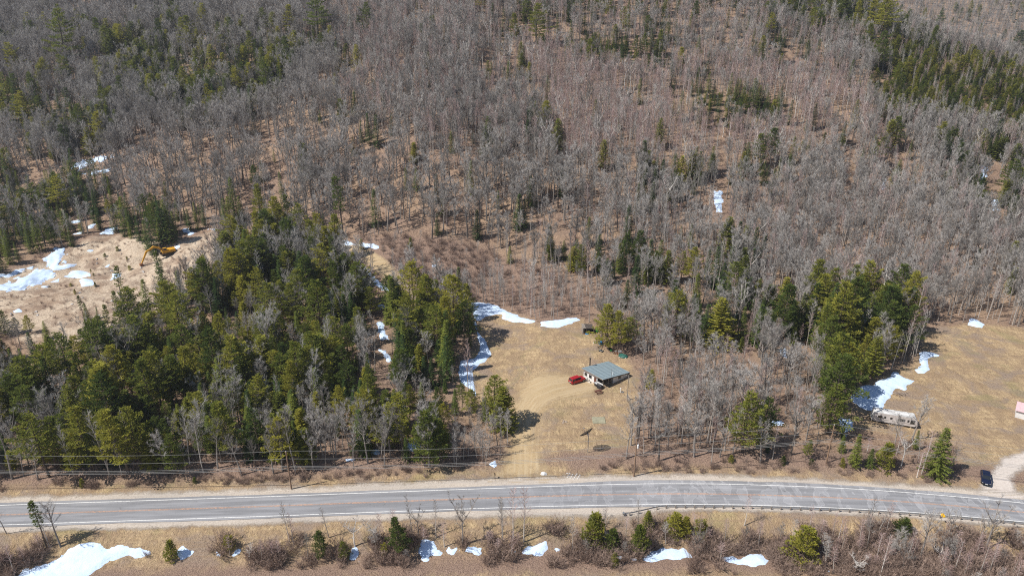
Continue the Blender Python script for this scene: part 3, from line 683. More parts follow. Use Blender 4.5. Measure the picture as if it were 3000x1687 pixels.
for k in range(8):
    Y = .5 + k * .98; MB().hull8([(.02, Y, zr(0) - .16), (10.2, Y, zr(10.2) - .16), (10.2, Y + .06, zr(10.2) - .16), (.02, Y + .06, zr(0) - .16), (.02, Y, zr(0) - .06), (10.2, Y, zr(10.2) - .06), (10.2, Y + .06, zr(10.2) - .06), (.02, Y + .06, zr(0) - .06)]).build('rafter', M['grey_wood'], house)
dr = MB().box(.44, .49, 2.75, 3.6, .02, 2.0).build('door', M['brown_wood'], house); MB().box(.40, .438, 2.82, 2.9, .95, 1.05).build('handle', M['steel'], dr)
for Y in (4.5, 6.2):
    wn_ = MB().box(.43, .49, Y, Y + .95, .95, 1.9).build('window', M['grey_wood'], house); MB().box(.415, .428, Y + .07, Y + .88, 1.02, 1.83).build('pane', M['glass'], wn_)
wn_ = MB().box(6.2, 7.2, .36, .415, .6, 1.3).build('window', M['grey_wood'], house); MB().box(6.27, 7.13, .345, .357, .66, 1.24).build('pane', M['glass'], wn_)
ch = MB().tube([(3.4, 8.15, -.2), (3.4, 8.15, 4.35)], .15, 12).build('stove_pipe', M['black'], house); MB().lathe([(.12, 4.351), (.3, 4.42), (.26, 4.5), (.03, 4.58)], 12, c=(3.4, 8.15, 0)).build('cap', M['black'], ch)
MB().tube([(3.3, .2, .0), (3.3, .2, 5.0)], .05, 8).build('service_mast', M['grey_steel'], house)
MB().tube([(4.8, 1.1, zr(4.8) - .05), (4.8, 1.1, zr(4.8) + .75)], .09, 8).build('vent_pipe', M['white_plastic'], house)
MB().bar((1.2, .5, .5), (3.8, .5, 1.4), .08).build('brace', M['grey_wood'], house)
hz0 = house.location.z
def hloc(x, y, z=0.0):
    v = house.matrix_basis @ Vector((x, y, 0)); return Vector((v.x, v.y, hz0 + z))
pt = MB().box(-1.35, .27, -.25, 7.5, -.3, .10).build('patio', M['concrete'], bevel=.02); pt.matrix_basis = house.matrix_basis.copy(); tag(pt, 'pale concrete patio strip along the front wall of the house', kind='structure')
g = empty('gas_grill', hloc(-.25, 2.0, .10), house.rotation_euler.z, 'grey and black gas grill on the patio', 'grill')
MB().box(-.28, .28, -.5, .5, .25, .78).build('cabinet', M['black'], g); MB().loft([[(-.3, y, .8), (.3, y, .8), (.3, y, 1.02), (.12, y, 1.2), (-.12, y, 1.2), (-.3, y, 1.02)] for y in (-.5, .5)]).build('lid', M['grey_steel'], g)
for y in (-.72, .72): MB().box(-.22, .22, y - .2, y + .2, .78, .83).build('side_shelf', M['grey_steel'], g)
for x in (-.22, .22):
    for y in (-.42, .42): MB().bar((x, y, 0), (x, y, .25), .05).build('leg', M['black'], g)
g = empty('covered_grill', hloc(-.35, .55, .10), house.rotation_euler.z + .1, 'bulky thing under a black cover at the patio end', 'cover')
MB().loft([[(-.42 * s, -.75 * s, z), (.42 * s, -.75 * s, z), (.46 * s, 0, z), (.42 * s, .75 * s, z), (-.42 * s, .75 * s, z), (-.46 * s, 0, z)] for z, s in ((0, 1.08), (.3, 1.0), (.8, .97), (1.08, .85), (1.2, .5))]).build('cover', M['tarp_black'], g)
for k, y in enumerate((-.6, 0, .6)): MB().bar((-.5, y, .02), (-.45, y + .1, .8), .05).build('fold', M['tarp_black'], g)
def patio_chair(loc, rz, label):
    g = empty('patio_chair', loc, rz, label, 'chair')
    MB().box(-.25, .25, -.25, .25, .40, .45).build('seat', M['grey_steel'], g); MB().box(-.28, -.24, -.25, .25, .46, .95).build('backrest', M['grey_steel'], g)
    for x in (-.22, .22):
        for y in (-.22, .22): MB().bar((x, y, 0), (x, y, .40), .04).build('leg', M['black'], g)
patio_chair(hloc(-.3, 5.6, .10), house.rotation_euler.z + 2.6, 'grey patio chair against the white front wall')
g = empty('bucket', hloc(-.1, 4.2, .10), 0, 'small dark bucket beside the house door', 'bucket'); MB().lathe([(.12, 0), (.15, .32), (.14, .32), (.11, .04)], 12).build('shell', M['black'], g); MB().tube([(-.15, 0, .32), (0, .04, .46), (.15, 0, .32)], .01, 4).build('handle', M['steel'], g)

# --- cars
def car(name, label, loc, rz, paint, L=4.6, W=1.84, Ht=1.68, suv=True):
    c = empty(name, loc, rz, label, 'car'); h = L / 2; w = W / 2
    def sec(x, wid, z0, z1, sh):
        return [(x, -wid * .92, z0), (x, -wid, z0 + .18), (x, -wid, z1 - .16), (x, -wid * sh, z1), (x, wid * sh, z1), (x, wid, z1 - .16), (x, wid, z0 + .18), (x, wid * .92, z0)]
    belt = 1.02 if suv else .92
    b = MB().loft([sec(-h, w * .86, .42, belt - .12, .86), sec(-h + .12, w * .95, .32, belt - .02, .88), sec(-h + .6, w, .28, belt, .92), sec(0, w, .26, belt, .93), sec(h - 1.25, w, .28, belt - .03, .92), sec(h - .5, w * .97, .30, belt - .12, .88), sec(h - .12, w * .9, .34, belt - .22, .84), sec(h, w * .8, .42, belt - .32, .8)])
    body = b.build('body', paint, c, smooth=False, bevel=.015)
    r0, r1 = (-h + .25, h - 1.85) if suv else (-h + .95, h - 1.95)
    gb0, gb1 = (-h + .08, h - 1.2) if suv else (-h + .45, h - 1.3)
    rw = w * .74
    MB().hull8([(gb0, -w * .9, belt - .02), (gb1, -w * .9, belt - .04), (gb1, w * .9, belt - .04), (gb0, w * .9, belt - .02), (r0, -rw, Ht - .06), (r1, -rw, Ht - .06), (r1, rw, Ht - .06), (r0, rw, Ht - .06)]).build('window_band', M['glass'], c)
    MB().loft([[(r0 - .04, -rw - .02, Ht - .075), (r1 + .05, -rw - .02, Ht - .075), (r1 + .05, rw + .02, Ht - .075), (r0 - .04, rw + .02, Ht - .075)], [(r0 + .05, -rw + .08, Ht), (r1 - .08, -rw + .08, Ht), (r1 - .08, rw - .08, Ht), (r0 + .05, rw - .08, Ht)]]).build('roof', paint, c)
    for s in (-1, 1):                                  # pillars
        for t, u in ((0.0, 0.0), (.36, .40), (1.0, 1.0)):
            a = Vector((gb0 + (gb1 - gb0) * u, s * w * .905, belt - .03)); d = Vector((r0 + (r1 - r0) * t, s * (rw + .012), Ht - .06))
            MB().bar(a, d, .09, .05).build('pillar', paint, c)
        for x in (-h + .85, h - .9):
            wh = empty_part('wheel', c, (x, s * (w - .12), .34))
            MB().lathe([(.34, -.11), (.345, -.06), (.345, .06), (.34, .11), (.22, .112), (.22, -.112)], 18, 'y').build('tyre', M['rubber'], wh)
            MB().lathe([(.21, -.10), (.215, .10), (.10, .122), (.03, .125)] if s > 0 else [(.03, -.125), (.10, -.122), (.215, -.10), (.21, .10)], 14, 'y').build('rim', M['steel'], wh)
        MB().box(h - .22, h - .06, s * w * .66 - .16, s * w * .66 + .16, belt - .36, belt - .26).build('headlight', M['lamp_white'], c)
        MB().box(-h - .012, -h + .1, s * w * .72 - .1, s * w * .72 + .1, belt - .34, belt - .12).build('taillight', M['lamp_red'], c)
        MB().box(gb1 - .45, gb1 - .3, s * (w + .09) - .09, s * (w + .09) + .09, belt, belt + .14).build('mirror', paint, c)
    MB().box(h - .07, h + .03, -w * .78, w * .78, .38, .56).build('bumper', M['black'], c)
    MB().box(-h - .03, -h + .07, -w * .8, w * .8, .38, .58).build('bumper', M['black'], c)
    MB().box(h + .031, h + .045, -.26, .26, .44, .58).build('number_plate', M['plate'], c)
    MB().box(-h - .045, -h - .031, -.26, .26, .62, .76).build('number_plate', M['plate'], c)
    return c
def empty_part(name, parent, loc, rz=0.0):
    o = bpy.data.objects.new(name, None); COL.objects.link(o); o.parent = parent; o.location = loc; o.rotation_euler = (0, 0, rz); return o
p = at(1690.5, 1118.5); car('parked_car', 'bright red car parked beside the house patio', (p.x, p.y, gz(p.x, p.y) + .04), math.radians(33), M['red_paint'])
p = at(2886, 1405); car('parked_car', 'dark blue car parked on the grass by the gravel drive', (p.x, p.y, gz(p.x, p.y) + .02), math.radians(-118), M['navy_paint'], 4.7, 1.86, 1.5, False)

# --- old camper trailer
a, b = at(2558, 1236), at(2682, 1258); cx, cy = (a.x + b.x) / 2 + .3, (a.y + b.y) / 2 + 1.2
tr = empty('camper_trailer', (cx, cy, gz(cx, cy)), math.atan2(b.y - a.y, b.x - a.x), 'old weathered white camper trailer at the edge of the eastern field', 'trailer')
ha = 4.45
prof = lambda y: [(-ha, y, .55), (-ha - .25, y, 1.3), (-ha + .05, y, 2.75), (ha - .25, y, 2.75), (ha + .2, y, 2.1), (ha + .25, y, 1.2), (ha - .15, y, .55)]
MB().loft([prof(-1.2), prof(1.2)]).build('shell', M['camper_white'], tr)
MB().loft([[(x, y, z) for x, z in ((-ha + .1, 2.76), (ha - .3, 2.76), (ha - .45, 2.84), (-ha + .25, 2.84))] for y in (-1.16, 1.16)]).build('roof', M['camper_roof'], tr)
for k, (x0, x1, z0, z1) in enumerate([(-3.7, -2.8, 1.55, 2.1), (-2.35, -2.0, 1.6, 2.1), (.55, .95, 1.5, 2.1), (1.05, 2.05, 1.5, 2.1), (2.6, 2.95, 1.55, 2.1), (3.25, 4.15, 1.25, 2.2)]):
    o = MB().box(x0 - .05, x1 + .05, -1.225, -1.203, z0 - .05, z1 + .05).build('window', M['grey_steel'], tr); MB().box(x0, x1, -1.235, -1.226, z0, z1).build('pane', M['glass'], o)
d = MB().box(-1.2, -.5, -1.23, -1.203, .65, 2.35).build('door', M['camper_white'], tr); MB().box(-1.1, -.6, -1.24, -1.231, 1.6, 2.1).build('pane', M['glass'], d)
MB().box(-ha + .02, ha - .1, -1.228, -1.204, 1.12, 1.2).build('trim_stripe', M['grey_wood'], tr)
MB().loft([[(-ha - .42, y, .5), (-ha - .3, y, .5), (-ha - .02, y, 2.9), (-ha - .16, y, 2.9)] for y in (-1.24, 1.24)]).build('end_cap', M['white_plastic'], tr)
for x in (-2.6, .2, 2.9): MB().box(x - .22, x + .22, -.22, .22, 2.845, 2.97).build('roof_vent', M['white_plastic'], tr)
for s in (-1, 1):
    for x in (-.5, .45):
        wh = empty_part('wheel', tr, (x, s * 1.0, .34)); MB().lathe([(.33, -.1), (.34, 0), (.33, .1), (.2, .105), (.2, -.105)], 16, 'y').build('tyre', M['rubber'], wh); MB().lathe([(.19, -.11), (.19, .11)], 12, 'y').build('rim', M['steel'], wh)
for s in (-1, 1): MB().bar((ha - .1, s * .6, .5), (ha + 1.2, 0, .48), .1).build('hitch_arm', M['rust'], tr)
for x in (-3.6, 3.6):
    for s in (-1, 1): MB().box(x - .12, x + .12, s * .9 - .12, s * .9 + .12, -.1, .55).build('jack_block', M['concrete'], tr)

# --- excavator on the lip of the sand pit
p = at(489, 746); q = at(414, 779)
ex = empty('excavator', (p.x, p.y, p.z), math.atan2(q.y - p.y, q.x - p.x), 'yellow excavator with its bucket lowered to the sand pit', 'excavator')
reach = math.hypot(q.x - p.x, q.y - p.y); dropz = q.z - p.z; reach = min(max(reach, 7.8), 10.8)
for s in (-1, 1):
    pr = [(-2.0, .35), (-1.75, .06), (1.75, .06), (2.0, .35), (2.0, .62), (1.75, .92), (-1.75, .92), (-2.0, .62)]
    t_ = MB().loft([[(x, y, z) for x, z in pr] for y in (s * 1.35 - .3, s * 1.35 + .3)]).build('track', M['black'], ex)
    for k in range(9): MB().box(-1.8 + k * .42, -1.58 + k * .42, s * 1.35 - .31, s * 1.35 + .31, .922, .96).build('track_shoe', M['rust'], t_)
MB().box(-1.1, 1.1, -1.0, 1.0, .45, 1.05).build('undercarriage', M['black'], ex)
MB().loft([[(x, -1.32, 1.08), (x, 1.32, 1.08), (x, 1.32, z), (x, 1.1, z + .12), (x, -1.1, z + .12), (x, -1.32, z)] for x, z in ((-2.5, 1.75), (-2.3, 2.0), (-.2, 2.0), (.9, 1.75), (1.55, 1.5))]).build('engine_house', M['yellow_paint'], ex)
MB().loft([[(x, -w_, 1.06), (x, w_, 1.06), (x, w_, 2.05), (x, -w_, 2.05)] for x, w_ in ((-3.05, .9), (-2.85, 1.3), (-2.51, 1.34))]).build('counterweight', M['yellow_paint'], ex)
cb = MB().hull8([(-.1, .42, 1.62), (1.55, .42, 1.5), (1.55, 1.3, 1.5), (-.1, 1.3, 1.62), (0, .5, 3.0), (1.2, .5, 3.0), (1.2, 1.25, 3.0), (0, 1.25, 3.0)]).build('cab', M['yellow_paint'], ex)
MB().box(.1, 1.1, 1.27, 1.31, 2.1, 2.85).build('window', M['glass'], cb); MB().hull8([(1.42, .52, 2.0), (1.5, .52, 2.0), (1.5, 1.2, 2.0), (1.42, 1.2, 2.0), (1.2, .55, 2.9), (1.28, .55, 2.9), (1.28, 1.2, 2.9), (1.2, 1.2, 2.9)]).build('windscreen', M['glass'], cb)
MB().tube([(-1.6, -.6, 2.1), (-1.6, -.6, 2.75)], .07, 8).build('exhaust', M['rust'], ex)
e1 = reach * .42; e2 = reach * .72; zb = dropz
def boom_part(name, pts, wdt, th, mat, parent):
    b = MB(); secs = []
    for i, (x, z) in enumerate(pts):
        u = pts[max(i - 1, 0)]; v = pts[min(i + 1, len(pts) - 1)]; d = Vector((v[0] - u[0], v[1] - u[1])).normalized(); n = Vector((-d.y, d.x)); t = th[i] / 2
        secs.append([(x - n.x * t, -wdt / 2, z - n.y * t), (x - n.x * t, wdt / 2, z - n.y * t), (x + n.x * t, wdt / 2, z + n.y * t), (x + n.x * t, -wdt / 2, z + n.y * t)])
    return b.loft(secs).build(name, mat, parent)
boom_part('boom', [(1.0, 1.7), (2.2, 3.1), (e1, 3.9), (e2, 3.3 + zb * .3)], .5, [.5, .75, .8, .45], M['yellow_paint'], ex)
boom_part('stick', [(e2 - .7, 3.75 + zb * .3), (e2, 3.3 + zb * .3), (reach - .35, .95 + zb)], .42, [.35, .6, .34], M['yellow_paint'], ex)
boom_part('hydraulic_cylinder', [(e1 - .3, 4.3), (e2 - .7, 3.9 + zb * .3)], .16, [.18, .12], M['steel'], ex)
boom_part('hydraulic_cylinder', [(1.6, 1.5), (2.9, 3.0)], .9, [.2, .14], M['grey_steel'], ex)
bk = [(reach - .5, 1.0 + zb), (reach + .15, .95 + zb), (reach + .55, .5 + zb), (reach + .35, .06 + zb), (reach - .2, .03 + zb), (reach - .75, .15 + zb)]
MB().loft([[(x, y, z) for x, z in bk] for y in (-.6, .6)]).build('bucket', M['rust'], ex)
for k in range(5): MB().bar((reach - .7, -.5 + k * .25, .13 + zb), (reach - 1.0, -.5 + k * .25, .2 + zb), .08).build('tooth', M['steel'], ex)

# --- satellite dish on a pole
p = at(1722, 1325)
ds = empty('satellite_dish', (p.x, p.y, p.z), 0, 'big black mesh satellite dish on a tall pole in the yard', 'dish')
MB().tube([(0, 0, -.3), (0, 0, 4.45)], .08, 10).build('pole', M['grey_steel'], ds)
dn = Vector((-.52, .47, .71)).normalized(); dq = dn.to_track_quat('Z', 'Y').to_matrix().to_4x4(); dq.translation = (-.28, .2, 4.85)
def dpart(mb, name, mat, parent=ds):
    o = mb.build(name, mat, parent); o.matrix_basis = dq.copy(); return o
R_ = 1.62; par = lambda r: .17 * r * r
nn = 24; vs, fs = [], []
for i in range(7):
    for k in range(nn): r = .12 + (R_ - .12) * i / 6; a = 2 * math.pi * k / nn; vs.append((r * math.cos(a), r * math.sin(a), par(r)))
for i in range(6):
    for k in range(nn): fs.append((i * nn + k, i * nn + (k + 1) % nn, (i + 1) * nn + (k + 1) % nn, (i + 1) * nn + k))
dm = MB(); dm.add(vs, fs); dpart(dm, 'mesh_bowl', M['wiremesh'])
for k in range(12):
    a = 2 * math.pi * k / 12; dpart(MB().tube([(r * math.cos(a), r * math.sin(a), par(r) - .03) for r in (.1, .5, .9, 1.3, R_)], .028, 4), 'rib', M['black'])
dpart(MB().tube([(R_ * math.cos(a), R_ * math.sin(a), par(R_)) for a in [2 * math.pi * k / 24 for k in range(25)]], .03, 5, False), 'rim', M['black'])
for k in range(3):
    a = 2 * math.pi * k / 3 + .4; dpart(MB().tube([(1.1 * math.cos(a), 1.1 * math.sin(a), par(1.1)), (.05 * math.cos(a), .05 * math.sin(a), 1.35)], .02, 5), 'feed_strut', M['black'])
dpart(MB().lathe([(.10, 1.25), (.12, 1.42), (.05, 1.52)], 10), 'feed_horn', M['grey_steel'])
dpart(MB().lathe([(.16, -.42), (.2, -.05), (.1, .0)], 10), 'mount', M['grey_steel'])

# --- utility poles and the lines between them
def upole(px, py, ptop, label, extra=None, world=None, H=None):
    g = at(px, py) if world is None else Vector((world[0], world[1], gz(*world)))
    h = H or 10.3
    if ptop:
        lo, hi = 4, 16
        for _ in range(25):
            m = (lo + hi) / 2
            if proj(g.x, g.y, g.z + m)[1] > ptop: lo = m
            else: hi = m
        h = lo
    e = empty('utility_pole', g, 0, label, 'utility pole')
    MB().tube([(0, 0, -.5), (0, 0, h * .5), (0, 0, h)], [.17, .145, .115], 10).build('shaft', M['pole_wood'], e)
    MB().lathe([(.03, h), (.07, h + .06), (.04, h + .13), (.07, h + .18), (.03, h + .24)], 8).build('insulator', M['white_plastic'], e)
    for z in (h - 1.7, h - 3.5, h - 4.2): MB().box(-.22, -.11, -.06, .06, z - .05, z + .05).build('bracket', M['grey_steel'], e)
    if extra == 'transformer':
        MB().lathe([(.19, h - 2.35), (.21, h - 2.3), (.21, h - 1.55), (.15, h - 1.45)], 12, c=(.34, -.06, 0)).build('transformer', M['white_plastic'], e)
        MB().tube([(.34, -.06, h - 1.45), (.34, -.06, h - 1.2)], .04, 6).build('bushing', M['white_plastic'], e)
        MB().bar((0, 0, h - .9), (.3, -.3, h - .85), .06).build('lamp_arm', M['steel'], e)
    return g, h
P1 = upole(854, 1432, 1323, 'brown utility pole on the road verge west of the driveway')
P2 = upole(1857, 1395, 1284, 'utility pole with a white transformer beside the road near the yard', 'transformer')
P3 = upole(2421, 1356, 1245, 'pale leaning-looking utility pole among firs near the camper')
w0 = (-124.0, float(road_y(-124)) + 7.0); w4 = (152.0, float(road_y(152)) + 8)
A0 = (Vector((w0[0], w0[1], gz(*w0))), 10.3); A4 = (Vector((w4[0], w4[1], gz(*w4))), 10.3)
def span(pts, rad, name, label, group=None, sag=.9):
    line = []
    for a, b in zip(pts, pts[1:]):
        for k in range(13):
            if k == 0 and line: continue
            t = k / 12; q = a.lerp(b, t); q.z -= 4 * sag * t * (1 - t) * ((b - a).length / 70) ** 2; line.append(q)
    o = mesh_obj(name, *(lambda m: (m.v, m.f))(MB().tube(line, rad, 5)), M['wire'])
    tag(o, label, 'cable', group)
for k, (dz, r) in enumerate(((.24, .02), (-1.7, .02), (-3.5, .025), (-3.85, .024), (-4.2, .027))):
    span([a + Vector((-.2 if dz < 0 else 0, 0, h + dz)) for a, h in (A0, P1, P2, P3, A4)], r, 'overhead_cable', ('topmost overhead cable along the road', 'second overhead cable from the pole tops along the road', 'third overhead cable from the top along the road', 'fourth overhead cable from the top along the road', 'lowest overhead cable along the road')[k])
p = at(1837, 1171); hp = empty('service_pole', p, 0, 'thin grey service pole beside the bare wood near the house', 'pole')
MB().tube([(0, 0, -.4), (0, 0, 7.2)], [.11, .075], 8).build('shaft', M['grey_wood'], hp); MB().box(-.09, .09, -.12, -.06, 6.7, 6.95).build('bracket', M['steel'], hp); MB().box(-.12, .12, -.2, -.09, 1.2, 1.75).build('meter_box', M['grey_steel'], hp)
span([P2[0] + Vector((0, 0, P2[1] - 1.9)), p + Vector((0, -.1, 6.85)), hloc(3.3, .2, 4.9)], .016, 'service_cable', 'thin cable running from the road pole to the house mast', sag=.5)

# --- guardrail with its posts
gx0 = at(1828, 1500)
def goff(x): return float(road_w(x)) + .95 + 2.1 * float(1 - sstep(gx0.x, gx0.x + 9, x))
gpts = [(x, float(road_y(x)) - goff(x)) for x in np.arange(gx0.x, 150, 1.0)]
gr = empty('guardrail', (gpts[0][0], gpts[0][1], 0), 0, 'steel guardrail along the field side of the road bend', 'guardrail')
O_ = Vector((gpts[0][0], gpts[0][1], 0))
wp = [(.0, .42), (.05, .47), (.05, .53), (.0, .575), (.05, .62), (.05, .68), (.0, .73), (-.012, .73), (.036, .68), (.036, .62), (-.012, .575), (.036, .53), (.036, .47), (-.012, .42)]
secs = []
for i, (x, y) in enumerate(gpts):
    u = gpts[max(i - 1, 0)]; v = gpts[min(i + 1, len(gpts) - 1)]; d = Vector((v[0] - u[0], v[1] - u[1])).normalized(); n = Vector((-d.y, d.x)); z = gz(x, y)
    secs.append([(x + n.x * a - O_.x, y + n.y * a - O_.y, z + b) for a, b in wp])
MB().loft(secs).build('rail', M['steel'], gr)
x, y = gpts[0]; z = gz(x, y)
MB().loft([[(-.35 - .18 * abs(t) + .0, t * .25 - .05, z + .38), (-.05, t * .25 - .05, z + .38), (-.05, t * .25 - .05, z + .76), (-.35, t * .25 - .05, z + .76)] for t in (-1, -.4, .4, 1)]).build('end_terminal', M['steel'], gr)
xx = gpts[0][0] + 1.0; post_me = None
while xx < 148:
    yy = float(road_y(xx)) - goff(xx) - .13
    if post_me is None:
        po = MB().box(-.075, .075, -.1, .1, -.5, .74).build('post', M['grey_wood'], gr); post_me = po.data
    else:
        po = bpy.data.objects.new('post', post_me); link(po, gr)
    po.location = (xx - O_.x, yy - O_.y, gz(xx, yy)); xx += 1.9

# --- sign, mailbox and other small things
p = at(2754.5, 1534); sg = empty('warning_sign', p, math.radians(-62), 'yellow diamond road sign seen almost edge-on at the guardrail', 'sign')
MB().bar((0, 0, -.4), (0, 0, 2.6), .07).build('post', M['steel'], sg)
MB().hull8([(-.53, .06, 2.1), (0, .06, 1.57), (.53, .06, 2.1), (0, .06, 2.63), (-.53, .085, 2.1), (0, .085, 1.57), (.53, .085, 2.1), (0, .085, 2.63)]).build('panel', M['sign_yellow'], sg)
MB().hull8([(-.53, .04, 2.1), (0, .04, 1.57), (.53, .04, 2.1), (0, .04, 2.63), (-.53, .055, 2.1), (0, .055, 1.57), (.53, .055, 2.1), (0, .055, 2.63)]).build('panel_back', M['sign_yellow'], sg)
p = at(1450, 1401); mb_ = empty('mailbox', p, math.radians(8), 'dark mailbox on a post beside the driveway mouth', 'mailbox')
MB().bar((0, 0, -.3), (0, 0, 1.05), .1).build('post', M['dark_wood'], mb_)
MB().loft([[(-.1, y, 1.05), (.1, y, 1.05), (.1, y, 1.2), (.06, y, 1.28), (-.06, y, 1.28), (-.1, y, 1.2)] for y in (-.3, .28)]).build('box', M['black'], mb_); MB().box(.102, .115, -.1, .0, 1.15, 1.36).build('flag', M['lamp_red'], mb_)
def rock(name, loc, size, label, mat, group=None, seed=0):
    rs = random.Random(seed); bm = bmesh.new(); bmesh.ops.create_icosphere(bm, subdivisions=2, radius=1.0)
    for v in bm.verts:
        k = rs.uniform(.78, 1.15); v.co = Vector((v.co.x * size[0] * k, v.co.y * size[1] * k, max(-.15, v.co.z * size[2] * k)))
    me = bpy.data.meshes.new(name); bm.to_mesh(me); bm.free(); me.materials.append(mat); o = link(bpy.data.objects.new(name, me)); o.location = loc; tag(o, label, 'rock', group)
p = at(1592, 1389); rock('boulder', p, (.75, .55, .55), 'white boulder at the east side of the driveway mouth', M['white_plastic'], seed=1)
for k, (x, y) in enumerate([(1652, 1233), (1658, 1236), (1650, 1238)]): p = at(x, y); rock('stone', p, (.35, .3, .25), 'small brown stone in the yard beside the concrete slab', M['stick'], 'stones in the yard', seed=5 + k)
for k in range(26):
    p = at(1662 + (k * 37 % 40), 1386 + (k * 23 % 18)); 
    if k < 14: rock('stone', p, (.22, .2, .16), 'pale stone in the rubble scatter at the roadside', M['stone'], 'rubble stones by the road', seed=20 + k)
for k in range(34):
    rk = random.Random(300 + k); p = at(rk.uniform(20, 500), rk.uniform(735, 930))
    if poly_sd(np.array([p.x]), np.array([p.y]), PIT)[0] > 1.5: rock('stone', p, (rk.uniform(.25, .7), rk.uniform(.25, .6), rk.uniform(.2, .5)), 'stone strewn over the sand pit', M['stone'] if k % 3 else M['stick'], 'stones in the sand pit', seed=400 + k)
p = at(1754, 1231); sb = MB().box(-1.55, 1.55, -1.35, 1.35, -.2, .16).build('concrete_slab', M['mossy_concrete'], bevel=.05); sb.location = p; tag(sb, 'square mossy concrete slab set in the yard grass', 'slab')
p = at(1753, 1151); pi = empty('picnic_table', p, math.radians(22), 'dark brown picnic table on the grass in front of the house', 'table')
for k in range(4): MB().box(-.9, .9, -.36 + k * .185, -.20 + k * .185, .72, .76).build('tabletop_plank', M['brown_wood'], pi)
for s in (-1, 1):
    MB().box(-.9, .9, s * .72 - .13, s * .72 + .13, .42, .46).build('bench', M['brown_wood'], pi)
    for t in (-1, 1): MB().bar((s * .65, t * .62, 0), (s * .65, t * .2, .72), .08).build('leg', M['brown_wood'], pi)
    MB().bar((s * .65, -.8, .38), (s * .65, .8, .38), .08).build('crossbar', M['brown_wood'], pi)
p = at(1818, 1149); wl_ = empty('well_pipe', p, 0, 'white capped well pipe in the grass beside the service pole', 'pipe')
MB().tube([(0, 0, -.3), (0, 0, 1.15)], .12, 12).build('casing', M['white_plastic'], wl_); MB().lathe([(.15, 1.15), (.15, 1.24), (.1, 1.28)], 12).build('cap', M['white_plastic'], wl_); MB().box(.2, .75, -.28, .28, -.1, .22).build('valve_box', M['grey_steel'], wl_)

# --- leaning plank shed
p = at(1724, 978); sh = empty('plank_shed', p, math.radians(6), 'little leaning grey plank shed at the clearing edge', 'shed')
for k in range(9):
    x = -1.55; y = .1 + k * .24; MB().hull8([(x - .25, y, -.1), (x - .21, y, -.1), (x - .21, y + .21, -.1), (x - .25, y + .21, -.1), (x - .05, y, 2.2 - k * .02), (x, y, 2.2 - k * .02), (x, y + .21, 2.18 - k * .02), (x - .05, y + .21, 2.18 - k * .02)]).build('plank', M['grey_wood'], sh)
for k in range(12): MB().box(-1.5 + k * .26, -1.27 + k * .26, 2.15, 2.19, -.1, 2.05 + (k % 3) * .04).build('plank', M['grey_wood'], sh)
for k in range(9): MB().box(1.5, 1.54, .1 + k * .24, .31 + k * .24, -.1, 1.8 + (k % 2) * .06).build('plank', M['dark_wood'], sh)
for k in range(7): MB().hull8([(-1.85 + k * .48, -.35, 2.1 - k * .05), (-1.4 + k * .48, -.35, 2.06 - k * .05), (-1.4 + k * .48, 2.4, 2.3 - k * .05), (-1.85 + k * .48, 2.4, 2.34 - k * .05), (-1.85 + k * .48, -.35, 2.14 - k * .05), (-1.4 + k * .48, -.35, 2.1 - k * .05), (-1.4 + k * .48, 2.4, 2.34 - k * .05), (-1.85 + k * .48, 2.4, 2.38 - k * .05)]).build('roof_board', M['dark_wood'] if k > 1 else M['grey_wood'], sh)
for x in (-1.45, -.6, 1.45): MB().bar((x, 0.05, -.2), (x + .05, .05, 2.0), .12).build('post', M['grey_wood'], sh)
MB().box(-1.4, 1.4, 1.2, 1.25, 0, 1.7).build('dark_interior_sheet', M['black'], sh)  # black sheet standing in for the shade inside the open front
# --- odds and ends beside the pines
def thing(name, px, py, rz, label, cat): return empty(name, at(px, py), rz, label, cat)
t_ = thing('storage_tub', 1759, 1008, .3, 'bright blue plastic tub under the pines', 'tub'); MB().loft([[(-a, -b, z), (a, -b, z), (a, b, z), (-a, b, z)] for a, b, z in ((.4, .3, 0), (.5, .38, .7))]).build('tub', M['blue'], t_); MB().box(-.55, .55, -.42, .42, .702, .78).build('lid', M['blue'], t_)
t_ = thing('crate', 1743, 1006, .2, 'white plastic crate lying near the blue tub', 'crate'); MB().box(-.4, .4, -.25, .25, .0, .06).build('bottom', M['white_plastic'], t_)
for a in (-.38, .38): MB().box(a - .02, a + .02, -.25, .25, .061, .4).build('side', M['white_plastic'], t_)
for a in (-.23, .23): MB().box(-.355, .355, a - .02, a + .02, .061, .4).build('side', M['white_plastic'], t_)
t_ = thing('lawn_mower', 1761, 1029, -.6, 'grey lawn mower left on the grass near the pines', 'mower'); MB().loft([[(-.5, -.33, z), (.5, -.33, z), (.62, 0, z), (.5, .33, z), (-.5, .33, z)] for z in (.18, .36)]).build('deck', M['grey_steel'], t_); MB().lathe([(.24, .361), (.26, .5), (.16, .66), (.05, .68)], 12).build('engine', M['black'], t_)
for x in (-.42, .42):
    for y in (-.38, .38): MB().lathe([(.17, -.05), (.17, .05)], 14, 'y', (x, y, .17)).build('wheel', M['rubber'], t_)
for y in (-.25, .25): MB().bar((-.45, y, .3), (-1.35, y * .9, .95), .04).build('handle_bar', M['black'], t_)
t_ = thing('wheelbarrow', 1784, 1025, .5, 'black wheelbarrow beside the pine boughs', 'wheelbarrow'); MB().loft([[(-a, -b, z), (a, -b, z), (a * .9, b, z), (-a, b, z)] for a, b, z in ((.35, .22, .3), (.62, .42, .68))]).build('tray', M['black'], t_); MB().lathe([(.2, -.05), (.2, .05)], 14, 'y', (.75, 0, .2)).build('wheel', M['rubber'], t_)
